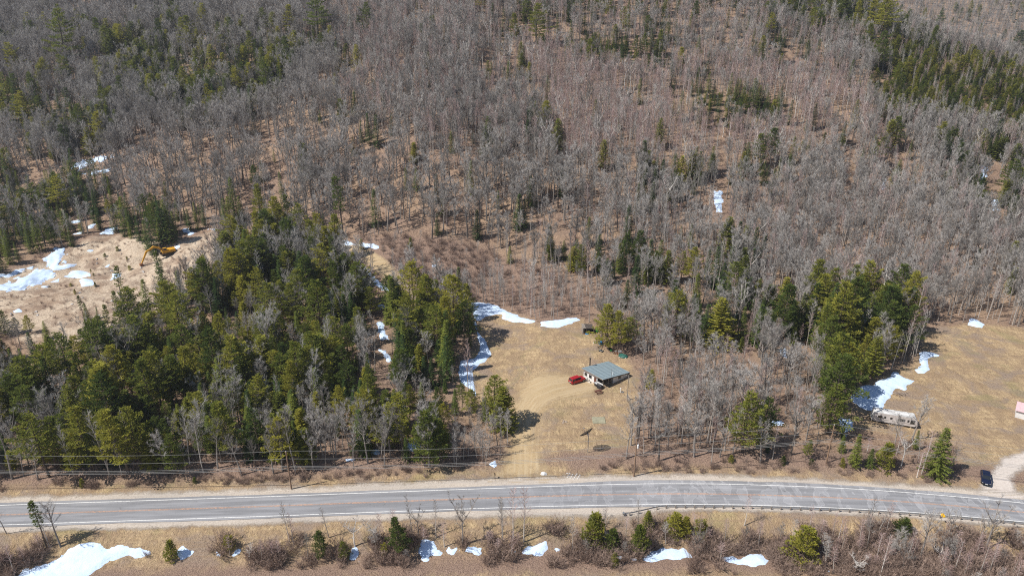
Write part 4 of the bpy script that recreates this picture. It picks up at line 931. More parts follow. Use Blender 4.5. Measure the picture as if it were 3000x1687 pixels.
for s in (-1, 1): MB().bar((.75, s * .08, .2), (-1.0, s * .32, .55), .05).build('handle', M['grey_wood'], t_); MB().bar((-.4, s * .22, .42), (-.42, s * .25, 0), .04).build('leg', M['black'], t_)
t_ = thing('watering_can', 1790, 1028, .0, 'green plastic can beside the black wheelbarrow', 'can'); MB().lathe([(.22, 0), (.24, .35), (.15, .45)], 12).build('can', M['green'], t_); MB().bar((.2, 0, .15), (.6, 0, .5), .06).build('spout', M['green'], t_); MB().tube([(-.2, 0, .1), (-.42, 0, .3), (-.15, 0, .46)], .03, 6).build('handle', M['green'], t_)
t_ = thing('tarp_heap', 1826, 1044, -.35, 'dark green tarp thrown over a low heap', 'tarp'); MB().loft([[(x, -1.0 * s, 0), (x, -.6 * s, .55 * s + k), (x, .05, .85 * s), (x, .6 * s, .5 * s - k), (x, 1.0 * s, 0)] for x, s, k in ((-1.3, .5, 0), (-.8, .9, .1), (-.1, 1.0, -.08), (.6, .85, .12), (1.2, .5, 0))]).build('tarp', M['teal'], t_)
for x, y in ((-.9, -.85), (.8, -.75), (.2, .95)): MB().box(x - .15, x + .15, y - .1, y + .1, 0, .16).build('weight_block', M['stone'], t_)
t_ = thing('firewood_pile', 1808, 1037, -.35, 'low pile of reddish firewood under the pines', 'firewood')
for r in range(3):
    for k in range(7 - r): MB().tube([(-.85 + r * .12 + k * .24, -.28, .12 + r * .2), (-.85 + r * .12 + k * .24, .3, .12 + r * .2)], .115, 7).build('log', M['rust'] if (k + r) % 3 else M['stick'], t_)
t_ = thing('tin_sheet', 1812, 1030, .2, 'rumpled grey metal sheet lying under the pines', 'sheet'); MB().loft([[(-1 + k * .25, -.5, .05 + .06 * (k % 2)), (-1 + k * .25, .5, .12 + .06 * (k % 2)), (-1 + k * .25, .5, .14 + .06 * (k % 2)), (-1 + k * .25, -.5, .07 + .06 * (k % 2))] for k in range(9)]).build('sheet', M['grey_steel'], t_)
t_ = thing('water_drum', 1749, 972, 0, 'green plastic drum standing at the end of the plank shed', 'drum'); MB().lathe([(.4, 0), (.45, .2), (.45, 1.0), (.38, 1.15)], 16).build('drum', M['green'], t_); MB().lathe([(.30, 1.151), (.3, 1.2)], 14).build('lid', M['green'], t_)
t_ = thing('blue_basin', 1720, 979, .2, 'flat blue basin on the ground before the plank shed', 'basin'); MB().loft([[(-a, -b, z), (a, -b, z), (a, b, z), (-a, b, z)] for a, b, z in ((.4, .2, .0), (.5, .28, .18))]).build('basin', M['blue'], t_); MB().box(-.54, .54, -.31, .31, .181, .21).build('rim', M['blue'], t_)
# --- pink-roofed building whose corner shows at the field's edge
p = at(3020, 1222); pk = empty('pink_roofed_shed', p, math.radians(-35), 'pink metal roof corner at the eastern edge of the field', 'shed')
MB().box(-3.2, 3.2, -2.2, 2.2, -.3, 2.2).build('wall', M['white_wall'], pk); MB().box(-.5, .5, -2.24, -2.203, 0, 1.95).build('door', M['brown_wood'], pk)
for s in (-1, 1):
    for k in range(8):
        x0, x1 = -3.5 + k * .875, -3.5 + (k + 1) * .875 - .015
        MB().hull8([(x0, s * 2.6, 2.0), (x1, s * 2.6, 2.0), (x1, s * .01, 3.2), (x0, s * .01, 3.2), (x0, s * 2.6, 2.06), (x1, s * 2.6, 2.06), (x1, s * .01, 3.26), (x0, s * .01, 3.26)]).build('roof_panel', M['pink_roof'], pk)
# --- heaps of sticks and a fallen trunk
def heap(px, py, n, size, L, label, mat, seed):
    rs = random.Random(seed); e = empty('brush_pile', at(px, py), 0, label, 'brush pile')
    for k in range(n):
        a = rs.uniform(0, 6.28); r = rs.uniform(0, size); c = Vector((math.cos(a) * r, math.sin(a) * r * .7, rs.uniform(.05, .5 * (1 - r / size) + .1)))
        b = rs.uniform(-.5, .5) + (0 if k % 3 else 1.2); l = rs.uniform(.5, 1) * L / 2
        d = Vector((math.cos(b), math.sin(b), rs.uniform(-.15, .15)))
        MB().tube([c - d * l, c + Vector((0, 0, rs.uniform(0, .1))), c + d * l], [.05, .045, .02], 5).build('stick', mat, e)
heap(2636, 1155, 34, 1.9, 2.2, 'pile of cut brush with snow beside the broad snow patch', M['stick'], 3)
heap(785, 1627, 26, 2.6, 3.4, 'low heap of bleached sticks at the field edge', M['stick'], 4)
a, b = at(2055, 1640), at(2102, 1594); lg = empty('fallen_trunk', a, 0, 'fallen brown tree trunk lying toward the tan field', 'log'); v = b - a
MB().tube([Vector((0, 0, .15)), v * .5 + Vector((0, 0, .5)), v + Vector((0, 0, 1.0))], [.10, .14, .17], 7).build('trunk', M['pole_wood'], lg)
for k in range(6):
    q = v * (.1 + .12 * k) + Vector((0, 0, .3)); MB().tube([q, q + Vector((1.1 - k * .1, (-1) ** k * .7, .4))], [.04, .015], 5).build('branch', M['pole_wood'], lg)

# ------------------------------------------------------------------ trees
class TB:
    def __init__(s): s.v = []; s.f = []
    def tube(s, pts, r0, r1, n):
        b = len(s.v); m = len(pts)
        for i, p in enumerate(pts):
            q = pts[min(i + 1, m - 1)]; o = pts[max(i - 1, 0)]
            d = Vector((q[0] - o[0], q[1] - o[1], q[2] - o[2])); d.normalize()
            x = d.cross(Vector((0.31, 0.95, 0.05)) if abs(d.y) < 0.9 else Vector((1, 0, 0))); x.normalize(); y = d.cross(x)
            r = r0 + (r1 - r0) * i / (m - 1)
            for k in range(n):
                a = 2 * math.pi * k / n; ca, sa = math.cos(a) * r, math.sin(a) * r
                s.v.append((p[0] + x.x * ca + y.x * sa, p[1] + x.y * ca + y.y * sa, p[2] + x.z * ca + y.z * sa))
        for i in range(m - 1):
            for k in range(n):
                s.f.append((b + i * n + k, b + i * n + (k + 1) % n, b + (i + 1) * n + (k + 1) % n, b + (i + 1) * n + k))
    def spike(s, p, d, L, wd):
        """a twig: a long thin wedge"""
        b = len(s.v); x = d.cross(Vector((random.uniform(-1, 1), random.uniform(-1, 1), random.uniform(-1, 1)))); x.normalize(); x *= wd
        e = d * L
        s.v += [(p[0] - x.x, p[1] - x.y, p[2] - x.z), (p[0] + x.x, p[1] + x.y, p[2] + x.z), (p[0] + e.x + x.x * .3, p[1] + e.y + x.y * .3, p[2] + e.z + x.z * .3)]
        s.f.append((b, b + 1, b + 2))
    def blade(s, p, d, L, wd, nrm):
        """a flat spray of needles"""
        b = len(s.v); x = d.cross(nrm); 
        if x.length < 1e-4: x = d.orthogonal()
        x.normalize(); x *= wd; m = d * (L * .45); e = d * L
        s.v += [tuple(p), (p[0] + m.x + x.x, p[1] + m.y + x.y, p[2] + m.z + x.z), (p[0] + e.x, p[1] + e.y, p[2] + e.z), (p[0] + m.x - x.x, p[1] + m.y - x.y, p[2] + m.z - x.z)]
        s.f.append((b, b + 1, b + 2, b + 3))
    def mesh(s, name, mat):
        me = bpy.data.meshes.new(name); me.from_pydata(s.v, [], s.f); me.materials.append(mat); me.update(); return me

U = random.uniform
def rv(a=1.0): return Vector((U(-a, a), U(-a, a), U(-a, a)))
def path(p, d, L, n, wig, up):
    pts = [Vector(p)]; d = d.normalized(); ds = [d.copy()]
    for i in range(n):
        d = d + rv(wig) + Vector((0, 0, up)); d.normalize()
        pts.append(pts[-1] + d * (L / n)); ds.append(d.copy())
    return pts, ds
def along(pts, ds, t):
    n = len(pts) - 1; f = min(t * n, n - 1e-6); i = int(f); u = f - i
    return pts[i].lerp(pts[i + 1], u), ds[i + 1]
def dir_az(az, el): return Vector((math.cos(az) * math.cos(el), math.sin(az) * math.cos(el), math.sin(el)))

def hardwood(H=16.0, base=0.38, spread=5.0, nl=16, fork=False, tw=13, up0=.5):
    T, C = TB(), TB()
    pts, ds = path((0, 0, -0.4), Vector((U(-.05, .05), U(-.05, .05), 1)), H * (0.55 if fork else 0.86), 7, 0.05, 0.06)
    r0 = H * 0.0125 + 0.04
    T.tube(pts, r0, r0 * (0.55 if fork else 0.2), 7)
    stems = [(pts, ds, base if not fork else 0.62, 1.0)]
    if fork:
        for k in range(4):
            a = k * 1.57 + U(-.4, .4); p, d = pts[-1], dir_az(a, U(.75, 1.1))
            q, e = path(p, d, H * U(.38, .48), 6, .1, .1); T.tube(q, r0 * .5, r0 * .12, 5); stems.append((q, e, 0.15, 0.9))
    az = U(0, 6.28); tot = nl
    for si, (q, e, b0, sc) in enumerate(stems):
        cnt = tot if len(stems) == 1 else (4 if si == 0 else max(4, int(tot * .27)))
        for i in range(cnt):
            t = b0 + (1 - b0) * (i + U(.1, .9)) / cnt; az += 2.4 + U(-.4, .4)
            tt = (t - b0) / (1 - b0)
            p, d = along(q, e, t)
            L = spread * sc * (1.0 - 0.52 * tt) * U(.7, 1.12) * (1.0 if len(stems) == 1 else .68)
            lp, ld = path(p, dir_az(az, up0 + (1.0 - up0) * tt + U(-.15, .2)), L, 5, .13, .11)
            T.tube(lp, .035 + .016 * L * (1 - .5 * tt), .016, 4)
            nb = int(4 + L * 1.1)
            for j in range(nb):
                u = .22 + .78 * (j + U(0, 1)) / nb
                bp, bd = along(lp, ld, u)
                dv = (bd + rv(.85)).normalized(); dv.z = dv.z * .6 + .28
                bl = L * (.42 - .2 * u) * U(.6, 1.2)
                bpt, bds = path(bp, dv, bl, 3, .18, .07)
                C.tube(bpt, .030, .013, 3)
                for k in range(tw):
                    kp, kd = along(bpt, bds, U(.15, 1)); C.spike(kp, (kd + rv(.9) + Vector((0, 0, .2))).normalized(), U(.45, 1.15), U(.011, .020))
            for k in range(5): C.spike(lp[-1], (ld[-1] + rv(.7)).normalized(), U(.5, 1.1), .03)
    return T, C

def slender(H=14.0, base=0.42, width=1.5, nb=30, tw=12, lean=.04):
    T, C = TB(), TB()
    pts, ds = path((0, 0, -0.4), Vector((U(-lean, lean), U(-lean, lean), 1)), H * .97, 8, .03, .05)
    T.tube(pts, H * .0072 + .03, .02, 5)
    az = U(0, 6.28)
    for i in range(nb):
        t = base + (1 - base) * (i + U(0, 1)) / nb; az += 2.4
        tt = (t - base) / (1 - base)
        p, d = along(pts, ds, t)
        L = width * (1.15 - .75 * tt) * U(.6, 1.25)
        bp, bd = path(p, dir_az(az, U(.6, 1.0)), L, 3, .12, .12)
        C.tube(bp, .026, .008, 3)
        for k in range(tw):
            kp, kd = along(bp, bd, U(.2, 1)); C.spike(kp, (kd + rv(.65) + Vector((0, 0, .3))).normalized(), U(.5, 1.05), U(.012, .021))
    return T, C

def brush(H=2.6, n=16, tw=11):
    C = TB()
    for i in range(n):
        a = U(0, 6.28); p, d = path((U(-.5, .5), U(-.5, .5), -.1), dir_az(a, U(.7, 1.35)), H * U(.55, 1.05), 3, .16, .05)
        C.tube(p, .022, .008, 3)
        for k in range(tw):
            kp, kd = along(p, d, U(.25, 1)); C.spike(kp, (kd + rv(.8)).normalized(), U(.35, .85), U(.015, .026))
    return C

def pine(H=18.0, base=0.3, R=3.6, gap=0.85, nb=5, dens=1.0, bl=0.50, round_=False):
    T, C = TB(), TB()
    pts, ds = path((0, 0, -.4), Vector((U(-.04, .04), U(-.04, .04), 1)), H * .98, 8, .035, .05)
    T.tube(pts, H * .0115 + .04, .03, 7)
    z = base; az = U(0, 6.28); dz = gap / H
    side = U(0, 6.28)
    while z < 0.985:
        t = (z - base) / (1 - base)
        prof = (math.sin(math.pi * min(1, .30 + .70 * t)) ** .8 if round_ else (1 - t) ** .72 * (.62 + .38 * min(1, t / .22)))
        for k in range(nb):
            az += 6.283 / nb + U(-.35, .35)
            L = R * prof * U(.42, 1.25) * (1 + .22 * math.cos(az - side)) + .35
            p, d = along(pts, ds, min(.998, z + U(-.3, .3) * dz))
            el = -.05 + .85 * t ** 1.5 + U(-.12, .14)
            bp, bd = path(p, dir_az(az, el), L, 4, .06, .06)
            T.tube(bp, .02 + .012 * L, .012, 3)
            m = max(3, int(L / .40 * dens)); start = .30 if L > 1.5 else .1
            for j in range(m):
                u = start + (1 - start) * (j + U(0, 1)) / m
                q, e = along(bp, bd, u)
                sw = .42 * L * (1.08 - u) + .22
                lat = e.cross(Vector((0, 0, 1))); lat.normalize()
                for sgn in (-1, 0, 1):
                    c = q + lat * (sgn * sw * U(.35, 1.0)) + e * U(0, .3)
                    c.z += U(-.05, .16)
                    for b in range(5):
                        dd = e * .7 + lat * (sgn * .6) + rv(.75) + Vector((0, 0, .42)); dd.normalize()
                        C.blade(c, dd, bl * U(.7, 1.25), bl * .17, (Vector((0, 0, 1)) + rv(.8)))
        z += dz * U(.75, 1.3) * (1.0 - .35 * t)
    for b in range(14): C.blade(pts[-1], (rv(.7) + Vector((0, 0, 1))).normalized(), .5, .09, rv())
    return T, C

def fir(H=14.0, base=0.06, R=2.1, gap=0.36, nb=7, power=.95, droop=-.18, sz=0.42, wid=.22):
    T, C = TB(), TB()
    pts, ds = path((0, 0, -.4), Vector((U(-.02, .02), U(-.02, .02), 1)), H, 6, .012, .05)
    T.tube(pts, H * .0095 + .03, .015, 6)
    z = base; az = U(0, 6.28); dz = gap / H
    while z < 0.985:
        t = (z - base) / (1 - base)
        prof = (1 - t) ** power * (.75 + .25 * min(1, t / .12))
        for k in range(nb):
            az += 6.283 / nb + U(-.3, .3)
            L = R * prof * U(.68, 1.14) + .15
            p, d = along(pts, ds, min(.998, z))
            el = droop + .75 * t ** 1.2 + U(-.1, .1)
            e = dir_az(az, el); lat = e.cross(Vector((0, 0, 1))); lat.normalize()
            m = max(2, int(L / .27)); up = Vector((0, 0, 1))
            for j in range(m):
                u = .12 + .88 * (j + U(0, 1)) / m
                q = p + e * (L * u); q.z += .10 * L * u * u
                s = sz * (1.25 - .45 * u)
                for sgn in (-1, 1):
                    dd = e * .75 + lat * (sgn * U(.5, .95)) + Vector((0, 0, U(-.3, .15))); dd.normalize()
                    C.blade(q, dd, s * U(.8, 1.25), s * wid * 1.2, up + rv(.55))
            C.blade(p + e * (L * .8), e, sz * 1.1, sz * .16, up + rv(.4))
        z += dz * U(.8, 1.2)
    for b in range(6): C.blade(pts[-1] - Vector((0, 0, .3)), (rv(.35) + Vector((0, 0, 1))).normalized(), .55, .05, rv())
    return T, C

PROTO = {}      # kind -> list of (nominal height, trunk mesh, crown mesh)
def reg(kind, H, tc, bark, leaf):
    T, C = tc; PROTO.setdefault(kind, []).append((H, T.mesh('trunk', M[bark]), C.mesh('crown', M[leaf])))
random.seed(11)
for b, s_, n, fk in ((.42, 4.6, 17, False), (.50, 4.0, 15, False), (.36, 5.4, 19, False), (.30, 5.6, 22, True), (.46, 4.9, 16, False), (.34, 4.8, 20, True), (.56, 3.4, 14, False), (.48, 3.2, 15, False), (.40, 3.6, 17, True), (.60, 3.0, 12, False)):
    reg('H', 16.0, hardwood(16.0, b, s_ * .92, n, fk, 13, U(.45, .85)), 'bark_grey', 'twig_grey')
for b, wd, n, ln in ((.45, 1.5, 26, .04), (.38, 1.8, 32, .05), (.52, 1.3, 24, .03), (.35, 1.6, 30, .08), (.5, 1.9, 28, .04)):
    reg('S', 14.0, slender(14.0, b, wd, n, 13, ln), 'bark_pale', 'twig_grey')
    reg('R', 14.0, slender(14.0, b, wd * .95, n, 13, ln), 'bark_pale', 'twig_red')
for b, wd, n, ln in ((.42, 2.0, 30, .1), (.35, 2.3, 34, .14)):
    reg('W', 13.0, slender(13.0, b, wd, n, 11, ln), 'bark_white', 'twig_red')
reg('W', 13.0, hardwood(13.0, .34, 3.8, 13, True, 5), 'bark_white', 'twig_grey')
for b, r, g, n in ((.26, 4.6, 1.15, 5), (.38, 5.0, 1.25, 5), (.18, 4.5, 1.1, 5), (.45, 4.4, 1.2, 5), (.12, 5.0, 1.2, 5), (.32, 3.8, 1.05, 5), (.30, 5.4, 1.4, 5)):
    reg('P', 18.0, pine(18.0, b, r, g, n), 'bark_dark', 'pine')
reg('Q', 18.0, pine(18.0, .45, 2.2, 1.25, 4, .7), 'bark_dark', 'pine')      # thin, open-crowned
reg('Q', 18.0, pine(18.0, .55, 1.9, 1.1, 4, .8), 'bark_dark', 'pine')
for b, r, pw, dr in ((.05, 2.3, .92, -.15), (.06, 2.8, .88, -.22), (.10, 2.0, .95, -.1), (.03, 3.1, .85, -.2)):
    reg('F', 14.0, fir(14.0, b, r, .46, 6, pw, dr), 'bark_dark', 'fir')
for b, r, pw in ((.06, 2.8, .62), (.04, 3.2, .7), (.10, 2.5, .55)):
    reg('C', 11.0, fir(11.0, b, r, .42, 7, pw, .02, .42, .26), 'bark_dark', 'cedar')
for r, rn in ((1.9, False), (2.2, True), (1.7, False), (2.0, True)):
    reg('U', 6.0, pine(6.0, .03, r, .55, 5, 1.15, .40, rn), 'bark_dark', 'pine')
BRUSH = [brush(2.8, 24, 15), brush(2.2, 28, 13), brush(3.8, 18, 18)]

# where single trees stand, a few added to shade snow: crop (x, y, scale) -> (kind, base x, base y, top y, label or None)
TREES = {
 (0, 0, 3.22): [('P', 650, 690, 155, 'tall feathery pine standing out on the wooded slope above the sand pit'), ('C', 1050, 610, 260), ('C', 1180, 590, 205), ('C', 1290, 510, 255), ('C', 1345, 490, 320), ('C', 1090, 640, 340), ('F', 1545, 340, 195), ('C', 1950, 330, 80, 'dark rounded conifer alone in grey hardwoods near the hilltop'), ('C', 2165, 310, 160), ('C', 2030, 750, 480), ('C', 1870, 700, 500), ('F', 2440, 630, 420), ('P', 290, 1210, 925, 'bright yellow-green pine low on the slope behind the sand pit'), ('F', 60, 1200, 950), ('F', 100, 1010, 740), ('F', 180, 1080, 850), ('F', 560, 1140, 980), ('F', 640, 1130, 1010), ('F', 850, 1160, 1020), ('C', 250, 960, 860), ('P', 170, 760, 470), ('P', 150, 360, 245), ('F', 820, 160, 45), ('P', 440, 90, -30), ('F', 970, 120, -30), ('C', 830, 560, 385), ('F', 480, 680, 520), ('F', 1740, 640, 470), ('F', 1640, 560, 430)],
 (750, 0, 3.22): [('C', 180, 390, 160), ('P', 340, 380, 105), ('P', 595, 460, 35, 'tallest spire-like pine near the hilltop'), ('F', 560, 470, 290), ('F', 650, 470, 330), ('F', 510, 450, 320), ('F', 30, 620, 420), ('C', 860, 620, 450, 'twin olive conifer on the upper slope, rounder of the pair'), ('C', 965, 690, 465, 'twin olive conifer on the upper slope, darker of the pair'), ('P', 1050, 350, 85), ('C', 760, 840, 715), ('C', 1115, 890, 775), ('F', 2060, 130, -60), ('P', 2120, 140, -80), ('P', 2560, 220, 15), ('F', 2340, 340, 130), ('F', 2450, 320, 160), ('C', 2190, 730, 600), ('C', 2500, 730, 540), ('F', 940, 1100, 900), ('F', 1080, 1370, 1120), ('F', 1150, 1390, 1140), ('F', 1290, 1280, 1110), ('F', 1000, 1340, 1180), ('C', 1500, 1500, 1370), ('F', 2050, 1350, 1270)],
 (1500, 0, 3.22): [('P', 235, 430, 105, 'big dark pine with a yellowed side near the hilltop birches'), ('F', 130, 200, 15), ('P', 30, 370, 170), ('F', 1100, 150, 25), ('P', 1150, 530, 370), ('P', 1250, 530, 355), ('F', 1040, 600, 430), ('F', 960, 560, 440), ('F', 1350, 580, 410), ('F', 1400, 610, 465), ('F', 900, 530, 405), ('F', 840, 500, 380), ('F', 700, 410, 265), ('F', 1080, 400, 270), ('F', 1470, 420, 270), ('F', 1080, 580, 470), ('F', 1200, 980, 785, 'dark fir alone in the pink birch stand'), ('F', 1090, 890, 805), ('F', 1820, 760, 630), ('F', 1750, 880, 680), ('F', 1690, 910, 780), ('F', 1900, 920, 785), ('F', 1950, 1140, 930), ('F', 1850, 1150, 1000), ('F', 2050, 950, 735), ('F', 2160, 1060, 870), ('F', 2260, 1080, 800), ('F', 2100, 980, 830), ('F', 2220, 1070, 880), ('F', 1520, 920, 785), ('C', 1390, 1400, 1165), ('F', 1035, 1410, 1295), ('C', 860, 1600, 1370, 'bright olive conifer among grey hardwoods above the clearing'), ('C', 430, 1460, 1180), ('F', 2500, 620, 380), ('F', 2540, 600, 400), ('F', 2440, 420, 330), ('P', 560, 80, -60), ('P', 650, 90, -70), ('P', 900, 150, -20)],
 (2200, 0, 3.22): [('P', 1130, 320, 25), ('P', 1240, 300, 45), ('P', 1200, 430, 60), ('P', 1470, 310, 130), ('P', 1760, 300, 145, 'lone tiered pine on the ridge crest'), ('P', 1880, 270, 185), ('P', 1995, 470, 345), ('P', 2490, 600, 345, 'full pine at the low end of the ridge crest'), ('P', 1100, 490, 270), ('P', 1190, 710, 375), ('F', 360, 200, 25), ('P', 830, 210, -10), ('P', 880, 220, 10), ('F', 980, 180, 45), ('P', 740, 150, -20), ('F', 1340, 290, 160), ('C', 1580, 300, 220), ('F', 270, 500, 390), ('F', 30, 1040, 810), ('F', 250, 960, 880), ('F', 360, 1180, 990), ('F', 580, 1230, 1020), ('F', 720, 1080, 1000), ('F', 820, 1100, 1030), ('F', 2070, 1400, 1290), ('F', 820, 1440, 1310), ('C', 1280, 1420, 1180), ('P', 1340, 1400, 1150)],
 (0, 400, 3.22): [('P', 620, 780, 365), ('F', 770, 790, 520), ('F', 1180, 940, 760), ('F', 1330, 980, 740), ('F', 1400, 1060, 780), ('F', 1450, 1100, 800, 'dark spruce standing behind the yellow excavator'), ('F', 1560, 1000, 590), ('F', 1620, 1000, 680), ('F', 1800, 890, 670), ('F', 1870, 880, 720), ('F', 1500, 780, 550), ('F', 1240, 960, 800), ('F', 1520, 1010, 760), ('P', 560, 660, 400), ('F', 380, 1080, 785), ('F', 300, 1100, 860), ('F', 100, 1200, 940), ('F', 180, 1180, 990), ('P', 40, 1290, 1140), ('F', 2140, 870, 575), ('F', 2180, 840, 560), ('F', 2280, 790, 555), ('P', 2470, 830, 445), ('P', 2420, 520, 320), ('F', 240, 1010, 850), ('F', 1150, 690, 560), ('F', 1020, 700, 570), ('Q', 1170, 1620, 1220), ('Q', 1560, 1480, 1080)],
 (750, 400, 3.22): [('Q', 825, 935, 345, 'pine with a bare trunk and bright crown below the leafless slope'), ('F', 270, 660, 390), ('H', 1240, 890, 385, 'lone round-crowned leafless hardwood at the foot of the slope'), ('H', 1660, 965, 505, 'leafless hardwood beside the lone round-crowned one'), ('H', 1995, 965, 520, 'leaning leafless hardwood at the foot of the slope'), ('H', 870, 420, 30), ('F', 2090, 970, 680, 'green fir at the foot of the slope near the leaning hardwood'), ('F', 2480, 880, 530), ('F', 2540, 870, 580), ('F', 2395, 1190, 1030, 'small dark fir in the reddish leaf bank'), ('H', 1640, 480, 140), ('H', 1840, 470, 100), ('F', 2290, 680, 540), ('F', 180, 250, 140), ('C', 1495, 260, 90), ('C', 1000, 1070, 960), ('C', 1460, 1060, 950)],
 (650, 750, 3.22): [('P', 1810, 580, 40, 'big plumed pine at the bend of the dirt track'), ('P', 2195, 760, 170, 'tall dense pine at the far corner of the clearing'), ('P', 2050, 970, 470, 'broad pine with bare lower limbs beside the clearing'), ('P', 1200, 1010, 645, 'yellowest pine in the evergreen wood'), ('P', 640, 1170, 790), ('P', 500, 730, 245), ('P', 950, 780, 215), ('P', 1090, 490, 45), ('F', 1625, 640, 180, 'slim spruce spire beside the dirt track'), ('F', 1690, 620, 260), ('F', 570, 320, 25), ('F', 740, 830, 505), ('F', 1700, 1050, 690), ('F', 1735, 1140, 720), ('F', 1800, 1140, 820), ('F', 1920, 1230, 940), ('F', 1990, 1240, 950), ('F', 1640, 1020, 900), ('F', 1560, 640, 430), ('C', 1370, 1290, 1040), ('C', 1230, 1280, 1170), ('F', 1890, 1400, 1180), ('P', 2040, 1420, 1240), ('P', 2275, 1440, 1195, 'light green pine at the near corner of the clearing'), ('C', 220, 500, 175), ('F', 60, 660, 475), ('C', 290, 720, 550), ('F', 170, 740, 515), ('F', 2110, 1290, 1150), ('F', 2070, 1240, 1030), ('H', 1610, 930, 720), ('P', 1420, 590, 290), ('P', 1960, 760, 440), ('P', 370, 960, 640), ('P', 820, 1000, 720), ('F', 2100, 1290, 1160), ('H', 2330, 740, 480), ('F', 2130, 980, 500), ('F', 2110, 1080, 590), ('F', 2125, 1170, 740), ('P', 2150, 900, 380), ('P', 2330, 600, 250), ('P', 2285, 830, 420), ('C', 2340, 720, 560)],  # tall firs and pines near the end are added to shade the snow strip
 (0, 850, 3.434): [('P', 1160, 1480, 810, 'largest pale green pine in the roadside wood'), ('P', 330, 1470, 970), ('P', 2190, 960, 380), ('P', 2245, 720, 225), ('P', 1840, 600, 20), ('F', 480, 490, 305), ('F', 500, 660, 515), ('F', 620, 660, 525), ('F', 160, 920, 700), ('F', 60, 780, 640), ('F', 230, 740, 580), ('F', 1620, 860, 605), ('P', 1200, 650, 375), ('F', 1500, 1150, 895), ('C', 1450, 1260, 1060), ('F', 1900, 1260, 1060), ('F', 1760, 1280, 1100), ('P', 60, 450, 205), ('P', 180, 420, 275), ('P', 310, 430, 245), ('Q', 850, 300, 55), ('Q', 1215, 330, 5), ('Q', 1360, 360, -30), ('H', 1045, 785, 470), ('H', 440, 925, 610), ('H', 670, 945, 590), ('H', 1390, 1065, 770), ('P', 880, 760, 560), ('P', 1690, 760, 480), ('P', 940, 1000, 720), ('P', 60, 1040, 780), ('P', 1920, 780, 330), ('F', 900, 330, 120), ('F', 1000, 340, 170), ('F', 1440, 340, 110), ('F', 1720, 330, 60)],
 (1700, 800, 3.22): [('P', 350, 760, 330, 'bright green pine behind the house clearing'), ('P', 250, 690, 275, 'grey-green pine next to the little grey shed'), ('P', 440, 720, 420, 'dark pine at the yard edge above the grey-roofed house'), ('F', 1060, 370, 175), ('F', 1170, 660, 285), ('C', 1300, 690, 220, 'leaning olive conifer in the bare wood east of the house'), ('F', 680, 250, 145), ('P', 1860, 660, 110), ('P', 2390, 720, 70, 'huge dark-crowned pine at the top of the eastern pine clump'), ('P', 2290, 920, 400), ('P', 2420, 1280, 790, 'tall pine beside the broad snow patch'), ('P', 2330, 1070, 680), ('P', 2450, 1190, 650), ('P', 2385, 1160, 560), ('P', 2530, 1060, 700), ('P', 2480, 620, 20), ('P', 2510, 840, 600), ('P', 2250, 780, 290), ('C', 1510, 740, 600), ('H', 1700, 1060, 470, 'great spreading leafless tree in the bare wood'), ('H', 2010, 1210, 870), ('W', 1490, 510, 90), ('H', 940, 765, 360, 'dark-trunked leafless tree behind the yard'), ('H', 1735, 1065, 760), ('P', 1900, 560, 330), ('F', 430, 330, 60), ('C', 660, 1080, 900), ('C', 900, 830, 720)],  # three pines after the snow patch ones are added to shade that snow
 (1750, 1150, 3.22): [('H', 575, 645, 150, 'dark-trunked leafless tree standing over the road bank'), ('H', 1825, 585, 60, 'pale-trunked spreading leafless tree near the roadside'), ('P', 1365, 560, -10, 'pine with a long bare trunk near the road bank'), ('P', 1555, 480, 40), ('H', 1155, 605, 270), ('F', 2420, 705, 390, 'dark fir beside the roadside pole'), ('P', 1960, 630, 440), ('U', 1260, 650, 585), ('U', 1750, 670, 590), ('U', 2015, 685, 625), ('U', 2310, 695, 610), ('F', 1600, 560, 440), ('F', 2300, 560, 400)],
 (2350, 1200, 2.975): [('U', 700, 500, 270, 'round bush pine between the camper and the road'), ('W', 820, 385, 175), ('W', 862, 490, 215), ('F', 1150, 570, 150, 'dark fir with pale saplings near the gravel drive'), ('W', 1040, 560, 180), ('W', 1000, 590, 370), ('H', 800, 335, 40, 'forked leafless tree in front of the camper trailer'), ('S', 1270, 560, 320)],
 (1450, 1400, 3.22): [('U', 920, 650, 310, 'tallest bush pine in the row below the guardrail'), ('U', 1110, 690, 455, 'smallest bush pine in the row below the guardrail'), ('U', 1355, 710, 425, 'bush pine at the end of the guardrail row'), ('C', 1440, 490, 310), ('U', 1690, 520, 325, 'domed bush pine close under the guardrail'), ('U', 1790, 540, 350), ('U', 1925, 565, 385), ('W', 270, 600, 85), ('W', 172, 600, 75), ('W', 2350, 445, 155), ('W', 1865, 490, 325), ('W', 1240, 570, 375), ('S', 70, 590, 180), ('S', 1350, 560, 160), ('S', 1040, 500, 270), ('S', 730, 730, 350), ('S', 1610, 620, 400)],
 (2150, 1400, 3.03): [('U', 600, 745, 430, 'biggest bush pine, alone in the brush below the guardrail'), ('U', 1480, 510, 345), ('W', 1300, 880, 510), ('H', 1650, 735, 225, 'multi-stemmed leafless tree with a reddish crown by the guardrail'), ('W', 2170, 880, 540), ('W', 1950, 865, 540), ('H', 2230, 640, 180), ('W', 910, 600, 330), ('W', 960, 560, 360), ('S', 1180, 640, 150), ('W', 1075, 850, 700)],
 (700, 1400, 3.22): [('P', 1540, 725, 355, 'pine in the middle of the brush strip below the road'), ('P', 790, 760, 500, 'yellowish pine in the brush strip below the road'), ('P', 990, 760, 600), ('W', 1280, 640, 395), ('W', 1095, 645, 375), ('W', 1465, 515, 290), ('S', 480, 600, 190), ('S', 850, 560, 240), ('H', 2110, 620, 165), ('S', 1860, 560, 190), ('S', 2490, 600, 180), ('W', 1940, 650, 410), ('W', 1750, 610, 460), ('P', 1380, 740, 600), ('S', 1640, 560, 150)],
